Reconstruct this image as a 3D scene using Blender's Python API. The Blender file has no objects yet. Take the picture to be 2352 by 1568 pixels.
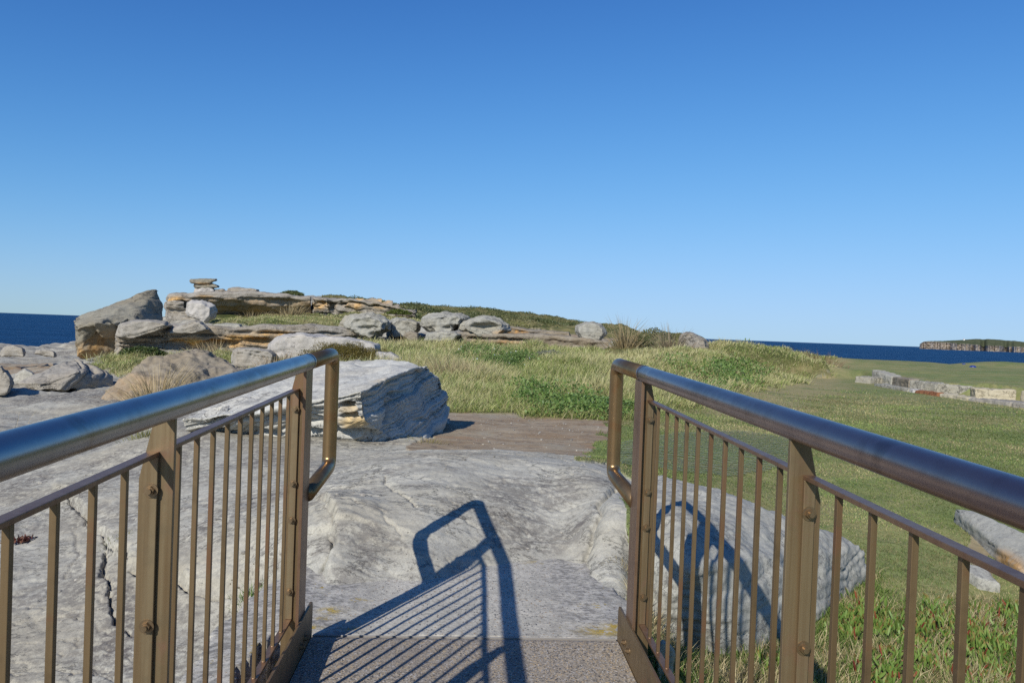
import bpy, bmesh, math, random, time
import numpy as np
from mathutils import Vector
T0 = time.time()
R = math.radians
rng = np.random.default_rng(7)
random.seed(7)
C = bpy.context.scene.collection

# ------------------------------------------------------------------ camera model
# image frame used for measuring: 2352 x 1568; world: +Y along the footbridge, z = 0 at the deck end
F, ROLL, PSI, CH = 1764.0, R(2.125), R(3.4), 1.3
PITCH = math.atan(23.0 / F)
def ray(x, y):
    dx, dy = x - 1176.0, 784.0 - y
    c, s = math.cos(ROLL), math.sin(ROLL)
    u, v = c*dx - s*dy, s*dx + c*dy
    cp, sp = math.cos(PITCH), math.sin(PITCH)
    fy, fz = F*cp + v*sp, v*cp - F*sp
    c, s = math.cos(PSI), math.sin(PSI)
    return np.array([u*c + fy*s, -u*s + fy*c, fz])
def P(x, y, d):                       # point seen at (x, y) at distance d along the view axis
    return np.array([0, 0, CH]) + ray(x, y) * d / F
def Pz(x, y, z):                      # point seen at (x, y) at height z
    r = ray(x, y)
    return np.array([0, 0, CH]) + r * (z - CH) / r[2]
def proj(V):
    d = V - np.array([0, 0, CH])
    c, s = math.cos(PSI), math.sin(PSI)
    u, fy, fz = d[:, 0]*c - d[:, 1]*s, d[:, 0]*s + d[:, 1]*c, d[:, 2]
    cp, sp = math.cos(PITCH), math.sin(PITCH)
    w, v = fy*cp - fz*sp, fz*cp + fy*sp
    w2 = np.where(w > .05, w, .05)
    u, v = u*F/w2, v*F/w2
    c, s = math.cos(ROLL), math.sin(ROLL)
    return 1176 + c*u + s*v, 784 - (c*v - s*u), w

# ------------------------------------------------------------------ noise
_p = np.random.default_rng(3).permutation(512).astype(np.int64)
_p = np.concatenate([_p, _p])
_g3 = np.random.default_rng(4).normal(size=(512, 3)); _g3 /= np.linalg.norm(_g3, axis=1)[:, None]
_a2 = np.random.default_rng(5).uniform(0, 2*math.pi, 512); _g2 = np.stack([np.cos(_a2), np.sin(_a2)], 1)
def n2(x, y):
    xi, yi = np.floor(x).astype(np.int64), np.floor(y).astype(np.int64)
    fx, fy = x - xi, y - yi
    u, v = fx*fx*fx*(fx*(fx*6-15)+10), fy*fy*fy*(fy*(fy*6-15)+10)
    xi &= 511; yi &= 511
    def g(i, j, ax, ay):
        h = _p[_p[(xi+i) & 511] + ((yi+j) & 511)]
        return _g2[h, 0]*ax + _g2[h, 1]*ay
    a = g(0, 0, fx, fy); b = g(1, 0, fx-1, fy); c = g(0, 1, fx, fy-1); d = g(1, 1, fx-1, fy-1)
    return 1.5*((a + u*(b-a))*(1-v) + v*(c + u*(d-c)))
def n3(Q):
    I = np.floor(Q).astype(np.int64); f = Q - I; I &= 511
    u = f*f*f*(f*(f*6-15)+10)
    def g(i, j, k):
        h = _p[_p[_p[(I[:, 0]+i) & 511] + ((I[:, 1]+j) & 511)] + ((I[:, 2]+k) & 511)]
        gg = _g3[h]
        return gg[:, 0]*(f[:, 0]-i) + gg[:, 1]*(f[:, 1]-j) + gg[:, 2]*(f[:, 2]-k)
    x0 = [[g(0, j, k) + u[:, 0]*(g(1, j, k)-g(0, j, k)) for k in (0, 1)] for j in (0, 1)]
    y0 = [x0[0][k] + u[:, 1]*(x0[1][k]-x0[0][k]) for k in (0, 1)]
    return 1.4*(y0[0] + u[:, 2]*(y0[1]-y0[0]))
def f2(x, y, o=4, g=.5):
    s = 0; a = 1
    for i in range(o):
        s = s + a*n2(x*2**i + 17.3*i, y*2**i + 5.1*i); a *= g
    return s
def f3(Q, o=4, g=.5):
    s = 0; a = 1
    for i in range(o):
        s = s + a*n3(Q*2**i + 13.7*i); a *= g
    return s
def sst(a, b, x):
    t = np.clip((x-a)/(b-a), 0, 1); return t*t*(3-2*t)

# ------------------------------------------------------------------ object helpers
def empty(name, loc, label=None, cat=None, group=None):
    o = bpy.data.objects.new(name, None); C.objects.link(o); o.location = loc
    tag(o, label, cat, group); return o
def tag(o, label=None, cat=None, group=None, kind=None):
    if label: o['label'] = label
    if cat: o['category'] = cat
    if group: o['group'] = group
    if kind: o['kind'] = kind
    return o
def mesh_np(name, V, quads=None, tris=None, smooth=True, attrs=None):
    me = bpy.data.meshes.new(name)
    V = np.ascontiguousarray(V, dtype=np.float32)
    me.vertices.add(len(V)); me.vertices.foreach_set('co', V.ravel())
    idx, tot = [], []
    if quads is not None and len(quads): idx.append(np.asarray(quads, np.int32).ravel()); tot.append(np.full(len(quads), 4, np.int32))
    if tris is not None and len(tris): idx.append(np.asarray(tris, np.int32).ravel()); tot.append(np.full(len(tris), 3, np.int32))
    idx = np.concatenate(idx); tot = np.concatenate(tot)
    me.loops.add(len(idx)); me.loops.foreach_set('vertex_index', idx)
    me.polygons.add(len(tot))
    st = np.concatenate([[0], np.cumsum(tot)[:-1]]).astype(np.int32)
    me.polygons.foreach_set('loop_start', st); me.polygons.foreach_set('loop_total', tot)
    me.polygons.foreach_set('use_smooth', np.full(len(tot), smooth, dtype=bool))
    for k, a in (attrs or {}).items():
        if a.ndim == 2:
            at = me.attributes.new(k, 'FLOAT_COLOR', 'POINT')
            c = np.ones((len(V), 4), np.float32); c[:, :3] = a
            at.data.foreach_set('color', c.ravel())
        else:
            at = me.attributes.new(k, 'FLOAT', 'POINT'); at.data.foreach_set('value', a.astype(np.float32))
    me.update(calc_edges=True); me.validate()
    return me
def link(name, me, mat, parent=None, loc=None):
    o = bpy.data.objects.new(name, me); C.objects.link(o)
    if mat is not None and not me.materials: me.materials.append(mat)
    if parent is not None: o.parent = parent
    if loc is not None: o.location = loc
    return o
def place(name, V, quads, tris, mat, parent=None, smooth=True, attrs=None):
    """mesh from world points, origin moved to its base centre"""
    V = np.asarray(V, float)
    o0 = np.array([(V[:, 0].min()+V[:, 0].max())/2, (V[:, 1].min()+V[:, 1].max())/2, V[:, 2].min()])
    if parent is not None:
        o = link(name, mesh_np(name, V - np.array(parent.location), quads, tris, smooth, attrs), mat, parent)
    else:
        o = link(name, mesh_np(name, V - o0, quads, tris, smooth, attrs), mat, None, o0)
    return o

# ------------------------------------------------------------------ node helpers
class NT:
    def __init__(s, name):
        s.m = bpy.data.materials.new(name); s.m.use_nodes = True
        s.t = s.m.node_tree; s.b = s.t.nodes['Principled BSDF']; s.out = s.t.nodes['Material Output']
    def n(s, typ, **kw):
        x = s.t.nodes.new(typ)
        for k, v in kw.items(): setattr(x, k, v)
        return x
    def l(s, a, b): s.t.links.new(a, b)
    def set(s, node, name, v):
        i = node.inputs[name]
        if hasattr(v, 'is_linked') or isinstance(v, bpy.types.NodeSocket): s.l(v, i)
        else: i.default_value = v
    def coord(s, kind='Object'):
        return s.n('ShaderNodeTexCoord').outputs[kind]
    def pos(s): return s.n('ShaderNodeNewGeometry').outputs['Position']
    def map(s, v, scale=(1, 1, 1), rot=(0, 0, 0), loc=(0, 0, 0)):
        m = s.n('ShaderNodeMapping'); s.l(v, m.inputs[0])
        m.inputs['Scale'].default_value = scale; m.inputs['Rotation'].default_value = rot; m.inputs['Location'].default_value = loc
        return m.outputs[0]
    def noise(s, v, scale, detail=6, rough=.55, dist=0.0):
        x = s.n('ShaderNodeTexNoise'); s.l(v, x.inputs['Vector'])
        x.inputs['Scale'].default_value = scale; x.inputs['Detail'].default_value = detail
        x.inputs['Roughness'].default_value = rough; x.inputs['Distortion'].default_value = dist
        return x.outputs['Fac']
    def vor(s, v, scale, feature='F1', rnd=1.0):
        x = s.n('ShaderNodeTexVoronoi', feature=feature); s.l(v, x.inputs['Vector'])
        x.inputs['Scale'].default_value = scale; x.inputs['Randomness'].default_value = rnd
        return x
    def ramp(s, f, a, b, lo=0.0, hi=1.0):
        x = s.n('ShaderNodeMapRange', interpolation_type='SMOOTHSTEP'); s.l(f, x.inputs[0])
        x.inputs[1].default_value = a; x.inputs[2].default_value = b; x.inputs[3].default_value = lo; x.inputs[4].default_value = hi
        return x.outputs[0]
    def mix(s, f, a, b, typ='MIX'):
        x = s.n('ShaderNodeMix', data_type='RGBA', blend_type=typ)
        for i, v in ((0, f), (6, a), (7, b)):
            if isinstance(v, bpy.types.NodeSocket): s.l(v, x.inputs[i])
            elif i == 0: x.inputs[0].default_value = v
            else: x.inputs[i].default_value = (*v, 1)
        return x.outputs[2]
    def math(s, op, a, b=None):
        x = s.n('ShaderNodeMath', operation=op)
        for i, v in ((0, a), (1, b)):
            if v is None: continue
            if isinstance(v, bpy.types.NodeSocket): s.l(v, x.inputs[i])
            else: x.inputs[i].default_value = v
        return x.outputs[0]
    def attr(s, name, out='Fac'):
        x = s.n('ShaderNodeAttribute'); x.attribute_name = name; return x.outputs[out]
    def bump(s, h, dist, strength=1.0, nrm=None):
        x = s.n('ShaderNodeBump'); s.l(h, x.inputs['Height']); x.inputs['Distance'].default_value = dist
        x.inputs['Strength'].default_value = strength
        if nrm is not None: s.l(nrm, x.inputs['Normal'])
        return x.outputs[0]

def rock_colour(t, v, base, warm, dark, lich=.5, warmth=.5, bedrot=(0, 0, 0), band=0.35):
    """returns colour socket, height socket for sandstone"""
    big = t.noise(v, .8, 6, .62)
    mid = t.noise(v, 3.2, 8, .70, .08)
    sp = t.noise(v, 26, 7, .78)
    fine = t.noise(v, 110, 4, .7)
    vb = t.map(v, (1.0, 1.0, 9), bedrot)
    bnd = t.noise(vb, 1.5, 8, .66, .25)
    c = t.mix(t.math('MULTIPLY', t.ramp(big, .40, .66), warmth), base, warm)
    c = t.mix(t.math('MULTIPLY', t.ramp(mid, .40, .64), .38), c, tuple(q*.66 for q in base))
    c = t.mix(t.math('MULTIPLY', t.ramp(bnd, .54, .68), band), c, dark)
    c = t.mix(t.math('MULTIPLY', t.ramp(bnd, .46, .34), band*.5), c, tuple(min(.8, q*1.2) for q in warm))
    msk = t.ramp(t.noise(v, 1.7, 6, .7, .3), .42, .62, .15, 1)
    c = t.mix(t.math('MULTIPLY', t.math('MULTIPLY', msk, t.ramp(sp, .50, .60)), lich), c, dark)
    c = t.mix(t.math('MULTIPLY', t.ramp(sp, .44, .34), .45), c, (min(.8, base[0]*1.35), min(.8, base[1]*1.33), min(.8, base[2]*1.28)))
    c = t.mix(t.math('MULTIPLY', t.ramp(fine, .44, .62), .40), c, tuple(q*.50 for q in base))
    w_ = t.map(v, (1, 2.4, 1.6), (0, 0, .35))
    ln = t.math('ABSOLUTE', t.math('SUBTRACT', t.noise(w_, 2.4, 7, .65, .15), .5))
    ln = t.math('MULTIPLY', t.ramp(ln, .016, .0), t.ramp(t.noise(v, 1.3, 3, .6), .46, .58))
    c = t.mix(t.math('MULTIPLY', ln, .55), c, tuple(q*.6 for q in dark))
    h = t.math('ADD', t.math('MULTIPLY', mid, .9), t.math('MULTIPLY', sp, .30))
    h = t.math('ADD', h, t.math('MULTIPLY', bnd, .8))
    h = t.math('ADD', h, t.math('MULTIPLY', fine, .10))
    h = t.math('SUBTRACT', h, t.math('MULTIPLY', ln, .35))
    return c, h
def rock_mat(name, base, warm, dark, ochre=(.42, .23, .07), lich=.5, warmth=.5, bed=None, dist=.012, band=.35, scale=1.0):
    t = NT(name); v = t.coord('Object')
    oi = t.n('ShaderNodeObjectInfo')
    vm = t.n('ShaderNodeVectorMath', operation='ADD'); t.l(v, vm.inputs[0])
    sc = t.n('ShaderNodeVectorMath', operation='SCALE'); sc.inputs[0].default_value = (37, 53, 19); t.l(oi.outputs['Random'], sc.inputs['Scale'])
    t.l(sc.outputs[0], vm.inputs[1])
    v = t.map(vm.outputs[0], (scale,)*3)
    rot = (0, 0, 0)
    if bed is not None:
        q = Vector(bed).normalized().rotation_difference(Vector((0, 0, 1))).to_euler(); rot = tuple(q)
    base, warm = tuple(q*.95 for q in base), tuple(q*.92 for q in warm)
    c, h = rock_colour(t, v, base, warm, dark, lich, warmth, rot, band)
    och = t.attr('och')
    nz = t.noise(v, 3.0, 5, .6)
    of = t.math('MULTIPLY', och, t.ramp(nz, .3, .62, .25, 1.0))
    c = t.mix(of, c, t.mix(t.ramp(t.noise(v, 9, 4), .4, .65), ochre, tuple(min(1, q*1.5) for q in ochre)))
    t.l(c, t.b.inputs['Base Color']); t.b.inputs['Roughness'].default_value = .9
    t.b.inputs['Specular IOR Level'].default_value = .15
    t.l(t.bump(h, dist/scale, .85), t.b.inputs['Normal'])
    return t.m

GREY, WARM, DARK = (.425, .415, .36), (.42, .36, .25), (.115, .105, .095)
M = {}
M['pale'] = rock_mat('pale_sandstone', GREY, WARM, DARK, lich=.45, warmth=.35)
M['boulder'] = rock_mat('grey_layered_sandstone', (.53, .525, .475), (.47, .41, .30), DARK, lich=.5, warmth=.3, bed=(-.55, -.32, .78), band=.3, ochre=(.46, .32, .13))
M['grey'] = rock_mat('grey_sandstone', (.38, .37, .315), (.38, .325, .215), (.10, .095, .085), lich=.5, warmth=.5, dist=.025, scale=.6)
M['tilt'] = rock_mat('tilted_sandstone', (.285, .27, .215), (.28, .23, .145), (.10, .09, .075), lich=.5, warmth=.6, bed=(-.35, -.1, .93), dist=.03, scale=.5, ochre=(.36, .22, .09))
M['layer'] = rock_mat('layered_sandstone', (.36, .335, .285), (.35, .29, .20), (.10, .095, .085), lich=.5, warmth=.5, bed=(-.62, -.3, .72), dist=.02, band=.55)
M['brown'] = rock_mat('brown_sandstone', (.29, .255, .20), (.32, .25, .15), (.12, .10, .075), lich=.5, warmth=.6, dist=.02)
M['white'] = rock_mat('white_sandstone', (.50, .475, .43), (.44, .39, .31), (.20, .18, .16), lich=.3, warmth=.3, dist=.02, scale=.6)
M['ledge'] = rock_mat('ledge_sandstone', (.35, .325, .28), (.38, .29, .17), (.085, .075, .065), lich=.6, warmth=.6, dist=.035, band=.6, scale=.5, ochre=(.50, .29, .09))
M['slab'] = rock_mat('lichen_slab_sandstone', (.40, .395, .345), (.39, .355, .27), (.13, .125, .12), lich=.75, warmth=.25, dist=.006, scale=1.3, band=.2)
M['quarry'] = rock_mat('cream_cut_sandstone', (.50, .445, .32), (.45, .36, .2), (.24, .2, .14), lich=.15, warmth=.6, dist=.015, scale=.8)

def pip(x, y, poly):
    ins = np.zeros(x.shape, bool); n = len(poly)
    for i in range(n):
        x1, y1 = poly[i]; x2, y2 = poly[(i+1) % n]
        cond = ((y1 > y) != (y2 > y))
        with np.errstate(divide='ignore', invalid='ignore'):
            ins ^= cond & (x < (x2-x1)*(y-y1)/((y2-y1) if y2 != y1 else 1e-9) + x1)
    return ins

# ------------------------------------------------------------------ terrain
ctrl = []
def cz(*a):
    for x, y, z in a: ctrl.append(Pz(x, y, z))
def cd(*a):
    for x, y, d in a: ctrl.append(P(x, y, d))
def cw(*a):
    for p in a: ctrl.append(np.array(p, float))
# concrete pad hollow, and the line where the bedrock comes up through it
cw((0, 3.3, -.14), (-.6, 3.4, -.16), (.6, 3.4, -.16), (-.1, 3.75, -.12), (.5, 3.8, -.1), (0, 2.4, -.5), (0, 1.5, -.6), (.7, 2.6, -.5), (-.7, 2.4, -.5))
cz((720, 1330, 0), (850, 1325, 0), (980, 1330, 0), (1100, 1302, 0), (1230, 1290, 0), (1340, 1300, 0), (1430, 1325, 0))
cw((-.2, 4.07, .075), (.1, 4.7, .15), (.32, 4.55, .075), (-.6, 4.25, .12))
cz((740, 1200, .16), (800, 1150, .20), (1300, 1200, .1), (1000, 1100, .29), (1200, 1100, .26), (1380, 1110, .27), (1180, 1180, .16),
   (760, 1037, .2), (900, 1045, .28), (1100, 1050, .3), (1250, 1053, .28), (1400, 1062, .25),
   (1400, 1200, .21), (1440, 1280, .10), (1350, 1275, .03), (1460, 1180, .24))
cz((1050, 1036, .12), (1200, 1040, .1), (1380, 1045, .08), (1100, 960, .1), (1300, 965, .1), (1380, 1000, .08), (1000, 1000, .1))
cz((650, 1040, .15), (430, 1025, .08), (340, 1012, .03), (200, 1100, -.15), (50, 1150, -.25), (100, 1300, -.35), (300, 1300, -.25), (500, 1300, -.15),
   (600, 1250, -.02), (640, 1340, -.1), (300, 1500, -.4), (100, 1540, -.45), (500, 1500, -.4), (600, 1500, -.42), (680, 1200, .12),
   (450, 1150, 0), (560, 1100, .1), (60, 1000, -.3), (200, 960, -.3), (0, 930, -.35), (120, 900, -.4), (0, 880, -.6), (250, 885, -.4), (350, 940, -.2), (-200, 1100, -.5), (-300, 900, -.8))
cz((1600, 1540, -.4), (1800, 1500, -.4), (2100, 1450, -.42), (2300, 1560, -.5), (2340, 1400, -.45), (2000, 1350, -.37), (2150, 1250, -.3),
   (2250, 1200, -.25), (2000, 1150, -.2), (1850, 1100, -.1), (1700, 1130, -.02), (1600, 1080, .02), (1500, 1060, .1), (1480, 1010, .08), (1650, 1300, -.3), (1500, 1450, -.35), (1560, 1200, -.05))
cz((1600, 980, .05), (1800, 1000, 0), (2000, 1000, -.05), (2300, 1050, -.15), (2300, 965, 0), (2000, 930, .05), (1700, 930, .08), (1850, 880, .15), (1950, 850, .25), (2600, 1000, -.1))
cz((1970, 884, .12), (2150, 908, .1), (2340, 938, .06), (2000, 846, .42), (2150, 868, .4), (2340, 888, .38), (1930, 850, .28), (2600, 900, .3))
cz((2200, 840, .45), (1950, 825, .42), (2352, 837, .42), (2150, 831, .42), (2060, 838, .45), (2600, 850, .42))
cd((2352, 856, 28), (2352, 849, 36), (2352, 847, 44), (2352, 850, 50), (2200, 844, 38), (2200, 842, 46), (2200, 845, 51), (2280, 846, 42), (2500, 858, 33), (2500, 857, 46), (2050, 838, 48), (1950, 833, 48), (2650, 864, 40))
cd((1640, 802, 24), (1750, 805, 27), (1820, 807, 30), (1900, 820, 36), (1650, 850, 20), (1500, 870, 18), (1550, 806, 27), (1450, 814, 28), (1700, 822, 40), (1850, 830, 46), (1700, 880, 20), (1600, 812, 40), (1760, 826, 50), (1600, 804, 31), (1660, 806, 33))
cz((1450, 935, .1), (1600, 908, .12), (1750, 882, .15), (1840, 857, .25), (1900, 842, .3))
cz((1000, 880, .15), (1000, 955, .08), (1200, 872, .2), (1200, 825, .35), (900, 805, .42), (1000, 805, .45), (1300, 835, .3), (1100, 800, .5), (1150, 945, .1), (1350, 955, .1), (820, 880, .15))
cd((1200, 792, 37), (1300, 772, 42), (1100, 772, 40), (1400, 790, 38), (1480, 787, 36), (1250, 745, 60), (1330, 765, 55), (1000, 765, 40), (1420, 778, 50), (1520, 790, 40))
cz((450, 832, -.2), (300, 842, -.35), (560, 842, -.1), (700, 832, .1), (850, 822, .3), (600, 870, .0), (450, 900, -.2))
cd((300, 806, 34), (560, 802, 34), (850, 792, 36), (240, 824, 36.5), (300, 818, 38.5), (350, 806, 41), (210, 822, 40), (300, 800, 44), (560, 758, 38), (850, 772, 39.5), (700, 797, 35), (700, 762, 39), (430, 754, 40))
cd((520, 740, 44), (750, 747, 44), (600, 724, 57), (520, 724, 56.5), (700, 722, 57), (780, 718, 58), (830, 720, 57), (900, 727, 56), (450, 732, 54), (400, 735, 55), (500, 690, 67), (600, 690, 67), (700, 692, 68), (850, 697, 68), (950, 716, 68), (880, 745, 42), (960, 735, 55))
cd((950, 704, 100), (1100, 714, 110), (1180, 719, 110), (1250, 732, 108), (1330, 748, 100), (1100, 737, 70), (1200, 747, 72), (1400, 764, 90), (800, 690, 100), (600, 690, 95), (1500, 790, 80), (1620, 806, 70), (1100, 723, 85), (1200, 732, 85), (1300, 750, 82), (1000, 716, 85), (900, 709, 82), (800, 699, 82), (700, 694, 80), (600, 691, 80), (500, 690, 78), (430, 694, 75), (1400, 770, 70), (1500, 792, 60), (1250, 742, 92), (1350, 758, 90), (1080, 714, 98), (1180, 722, 98), (1300, 744, 110), (1400, 768, 105), (700, 688, 110), (850, 696, 110))
cd((370, 740, 57), (250, 762, 60), (160, 777, 58), (150, 792, 50), (0, 790, 55), (0, 830, 38), (120, 830, 38), (200, 832, 36), (-200, 800, 50), (60, 850, 28))
for a in (-60, -45, -38, -30, -24, -18, -11, -5, 2, 8, 14, 20, 27, 35, 45, 60):          # the land falls to the sea
    a2 = R(a) + PSI
    rr = 62 if a < -26 else (140 if a < 10 else 62)
    for k, z in ((1, -2.5 if rr < 100 else 0.0), (1.22, -11.5), (1.6, -14)):
        if rr > 100 and k == 1: continue
        cw((math.sin(a2)*rr*k, math.cos(a2)*rr*k, z))
for a in (80, 105, 130, 155, 180, 205, 230, 255, 280):
    for rr, z in ((.8, -.6), (2.5, -.6), (8, -.6), (25, -1), (60, -3), (95, -12)):
        cw((math.sin(R(a))*rr, math.cos(R(a))*rr, z))
ctrl = np.array(ctrl)
def lp(X, Y): return np.log(np.hypot(X, Y) + 1e-6), np.arctan2(X, Y)
def feat(X, Y):
    l, a = lp(X, Y); return np.stack([l, a*1.3], 1)
CF = feat(ctrl[:, 0], ctrl[:, 1]); EPS = .05
def ker(A, B):
    d2 = ((A[:, None, :]-B[None, :, :])**2).sum(2); return np.sqrt(d2 + EPS*EPS)
K = ker(CF, CF); n = len(CF)
Amat = np.zeros((n+1, n+1)); Amat[:n, :n] = K - np.eye(n)*.006; Amat[n, :n] = 1; Amat[:n, n] = 1
sol = np.linalg.solve(Amat, np.concatenate([ctrl[:, 2], [0]]))
def base_h(X, Y):
    out = np.empty(len(X))
    for i in range(0, len(X), 60000):
        out[i:i+60000] = ker(feat(X[i:i+60000], Y[i:i+60000]), CF) @ sol[:n] + sol[n]
    return out

dense = np.linspace(R(-40) + PSI, R(40) + PSI, 760)
coarse = np.linspace(R(40) + PSI, R(320) + PSI, 90)[1:-1]
ANG = np.concatenate([dense, coarse, [dense[0] + 2*math.pi]])
NR = 820
RAD = np.exp(np.concatenate([np.linspace(math.log(.5), math.log(2.4), 60, endpoint=False), np.linspace(math.log(2.4), math.log(9), 620, endpoint=False), np.linspace(math.log(9), math.log(200), 520)]))
NR = len(RAD)
nA = len(ANG) - 1
AA, RR = np.meshgrid(ANG[:-1], RAD)                      # rows = radius
GX, GY = (np.sin(AA)*RR).ravel(), (np.cos(AA)*RR).ravel()
GZ = base_h(GX, GY)
print('base', time.time()-T0)

# zones
jx, jy = f2(GX*1.1+3, GY*1.1, 4), f2(GX*1.1+40, GY*1.1+9, 4)
gd = np.hypot(GX, GY)
jit = np.clip(.035*gd, .06, .8)
qx, qy, qw = proj(np.stack([GX + jx*jit*.8, GY + jy*jit*.8, GZ], 1))
infront = qw > .3
def zone(poly, d0, d1): return (pip(qx, qy, poly) & infront & (qw > d0) & (qw < d1)).astype(float)
POLY_LAWN = [(1330, 1052), (1392, 1010), (1400, 965), (1480, 948), (1620, 922), (1760, 888), (1850, 850), (1895, 832), (1915, 818), (3500, 790), (3500, 2600), (1380, 2600), (1455, 1500), (1462, 1330), (1446, 1100), (1420, 1066), (1330, 1060)]
POLY_FIELD = [(1030, 944), (1100, 946), (1395, 967), (1480, 950), (1620, 924), (1760, 890), (1850, 852), (1915, 825), (1930, 770), (1640, 740), (1500, 750), (1500, 796), (1400, 801), (1190, 802), (1000, 787), (860, 792), (640, 820), (600, 850), (700, 900), (1000, 930)]
lawn = np.maximum(zone(POLY_LAWN, .5, 300), ((AA.ravel() > R(28)) & (AA.ravel() < R(180)) & (gd < 60) & (gd > 1.0) & ~infront).astype(float))
field = zone(POLY_FIELD, 9.5, 60)
field = np.maximum(field, zone([(470, 736), (500, 700), (560, 700), (780, 700), (880, 715), (1000, 725), (1000, 745), (780, 750), (760, 758), (540, 756)], 40, 56.5))
field = np.maximum(field, zone([(215, 815), (255, 800), (560, 800), (620, 790), (590, 815), (440, 852), (300, 857), (228, 846)], 20, 31.5))
heath = ((gd > 57) & (AA.ravel() > R(-14)+PSI) & (AA.ravel() < R(12)+PSI)).astype(float)
heath = np.maximum(heath, zone([(960, 690), (1340, 730), (1420, 750), (1640, 760), (1640, 795), (1500, 790), (1400, 778), (1300, 768), (1180, 758), (960, 742)], 45, 200))
brown = zone([(1000, 935), (1410, 950), (1410, 1015), (1330, 1058), (1230, 1051), (1030, 1040), (950, 1040)], 7.0, 13)
brown = np.maximum(brown, zone([(1000, 765), (1500, 765), (1500, 805), (1180, 805), (1000, 790)], 30, 50)*.8)
brown = np.maximum(brown, zone([(-300, 832), (260, 836), (230, 852), (-300, 856)], 15, 60)*.8)
dirt = zone([(2185, 1172), (2235, 1195), (2345, 1318), (2335, 1345), (2290, 1318), (2215, 1245)], 3, 9)
lawn = lawn*(1-.75*dirt); brown = np.maximum(brown, dirt)
grassy = np.clip(lawn + field + heath, 0, 1)
rock = 1 - grassy
# detail
def terr(s, sharp=.82):
    k = np.floor(s); f = s - k
    return k + sst(sharp, 1.0, f)
det = np.zeros_like(GX)
big = f2(GX*.45 + 3.1, GY*.45, 4)
det += rock * np.clip(gd*.010, .012, .12) * big
near = rock * sst(16, 9, gd)
wx, wy = f2(GX*.8+9, GY*.8, 3), f2(GX*.8, GY*.8+30, 3)
bedc = GZ*1.0 + .05*GX + .035*GY + .09*wx + .03*f2(GX*3+2, GY*3, 3)
T = .085
lay = (terr(bedc/T) - bedc/T)*T
det += rock*lay*(.30 - .20*near)*np.clip(sst(30, 6, gd) + .5, 0, 1)
bed2 = .14*GX + .10*GY + .12*wy + .035*f2(GX*2.2, GY*4.5, 4) + GZ*.5
lay2 = (terr(bed2/.03, .7) - bed2/.03)*.03
det += near*lay2*(.05 + .22*np.clip(f2(GX*1.2+7, GY*1.2, 2), -.5, .8))
det += near*(.004*f2(GX*4, GY*9, 4) + .0016*f2(GX*26, GY*26, 3))
ln_ = 1 - np.abs(f2(GX*1.1+5, GY*3.2+2, 5)); det -= near*.012*sst(.965, .998, ln_)*np.clip(.3+f2(GX*.8, GY*.8+4, 2), 0, 1)
rid = 1 - np.abs(f2(GX*1.6+11, GY*2.6+4, 4)); det -= near*.008*sst(.93, .995, rid)
pit = n2(GX*6.5+2, GY*6.5+8); det -= near*.007*sst(.66, .85, pit)
far = rock*sst(10, 22, gd)
bed3 = GZ + .12*f2(GX*.25, GY*.25, 3) + .05*GX*.2
det += far*(terr(bed3/.22, .7) - bed3/.22)*.22*.8 + far*.09*f2(GX*.9, GY*.9, 4)
fl = f2(GX*.55+5, GY*.55, 4)
det += field*np.clip(gd*.008, .06, .28)*fl
det += heath*(.35*f2(GX*.16, GY*.16, 4) + .18*f2(GX*.6, GY*.6, 3))
det += lawn*(.018*f2(GX*.9, GY*.9, 3) + .012*f2(GX*4, GY*4, 3)*sst(14, 5, gd))
det *= 1 - .75*brown*(gd < 14)
det += brown*(gd < 14)*(.010*f2(GX*1.3, GY*2.4, 4))
# explicit cracks and steps (polylines on the rock, image frame)
def seg_dist(poly, zs):
    pts = [Pz(x, y, zs)[:2] for x, y in poly]
    best = np.full(GX.shape, 9.0); side = np.zeros_like(GX)
    m = (gd < 9)
    X, Y = GX[m], GY[m]; b = np.full(X.shape, 9.0); sd = np.zeros_like(X)
    jx_, jy_ = .035*f2(X*5, Y*5, 3), .035*f2(X*5+50, Y*5, 3)
    X = X + jx_; Y = Y + jy_
    for p, q in zip(pts[:-1], pts[1:]):
        d = q - p; L = d @ d
        t = np.clip(((X-p[0])*d[0] + (Y-p[1])*d[1])/L, 0, 1)
        dx, dy = X - p[0] - t*d[0], Y - p[1] - t*d[1]
        dist = np.hypot(dx, dy); u = dist < b
        b[u] = dist[u]; sd[u] = (d[0]*dy - d[1]*dx)[u]/math.sqrt(L)
    best[m] = b; side[m] = sd
    return best, side
for poly, zs, w, dep in (([(150, 1146), (176, 1175), (200, 1198), (230, 1225), (248, 1246), (275, 1262), (300, 1278)], -.22, .012, .09),
                         ([(300, 1278), (345, 1300), (412, 1314), (442, 1332), (495, 1338), (517, 1341), (600, 1345)], -.18, .010, .07),
                         ([(246, 1275), (241, 1300), (241, 1314), (248, 1344), (263, 1368), (260, 1386), (273, 1400)], -.28, .007, .09),
                         ([(234, 1300), (236, 1315)], -.28, .006, .05), ([(298, 1425), (312, 1436)], -.33, .006, .06),
                         ([(735, 1180), (752, 1205), (766, 1235), (752, 1262), (748, 1290), (775, 1315)], .10, .014, .05),
                         ([(880, 1100), (900, 1125), (960, 1150)], .25, .008, .02), ([(60, 1380), (120, 1340), (180, 1290), (170, 1200)], -.33, .008, .012),
                         ([(330, 1480), (345, 1520), (380, 1545)], -.4, .008, .05), ([(1345, 1290), (1352, 1255), (1375, 1215), (1410, 1170)], .1, .02, .05)):
    dd, sd = seg_dist(poly, zs)
    det -= dep*np.exp(-(dd/w)**2)
dd, sd = seg_dist([(735, 1180), (752, 1205), (766, 1235), (752, 1262), (748, 1290), (775, 1315)], .12)
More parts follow.
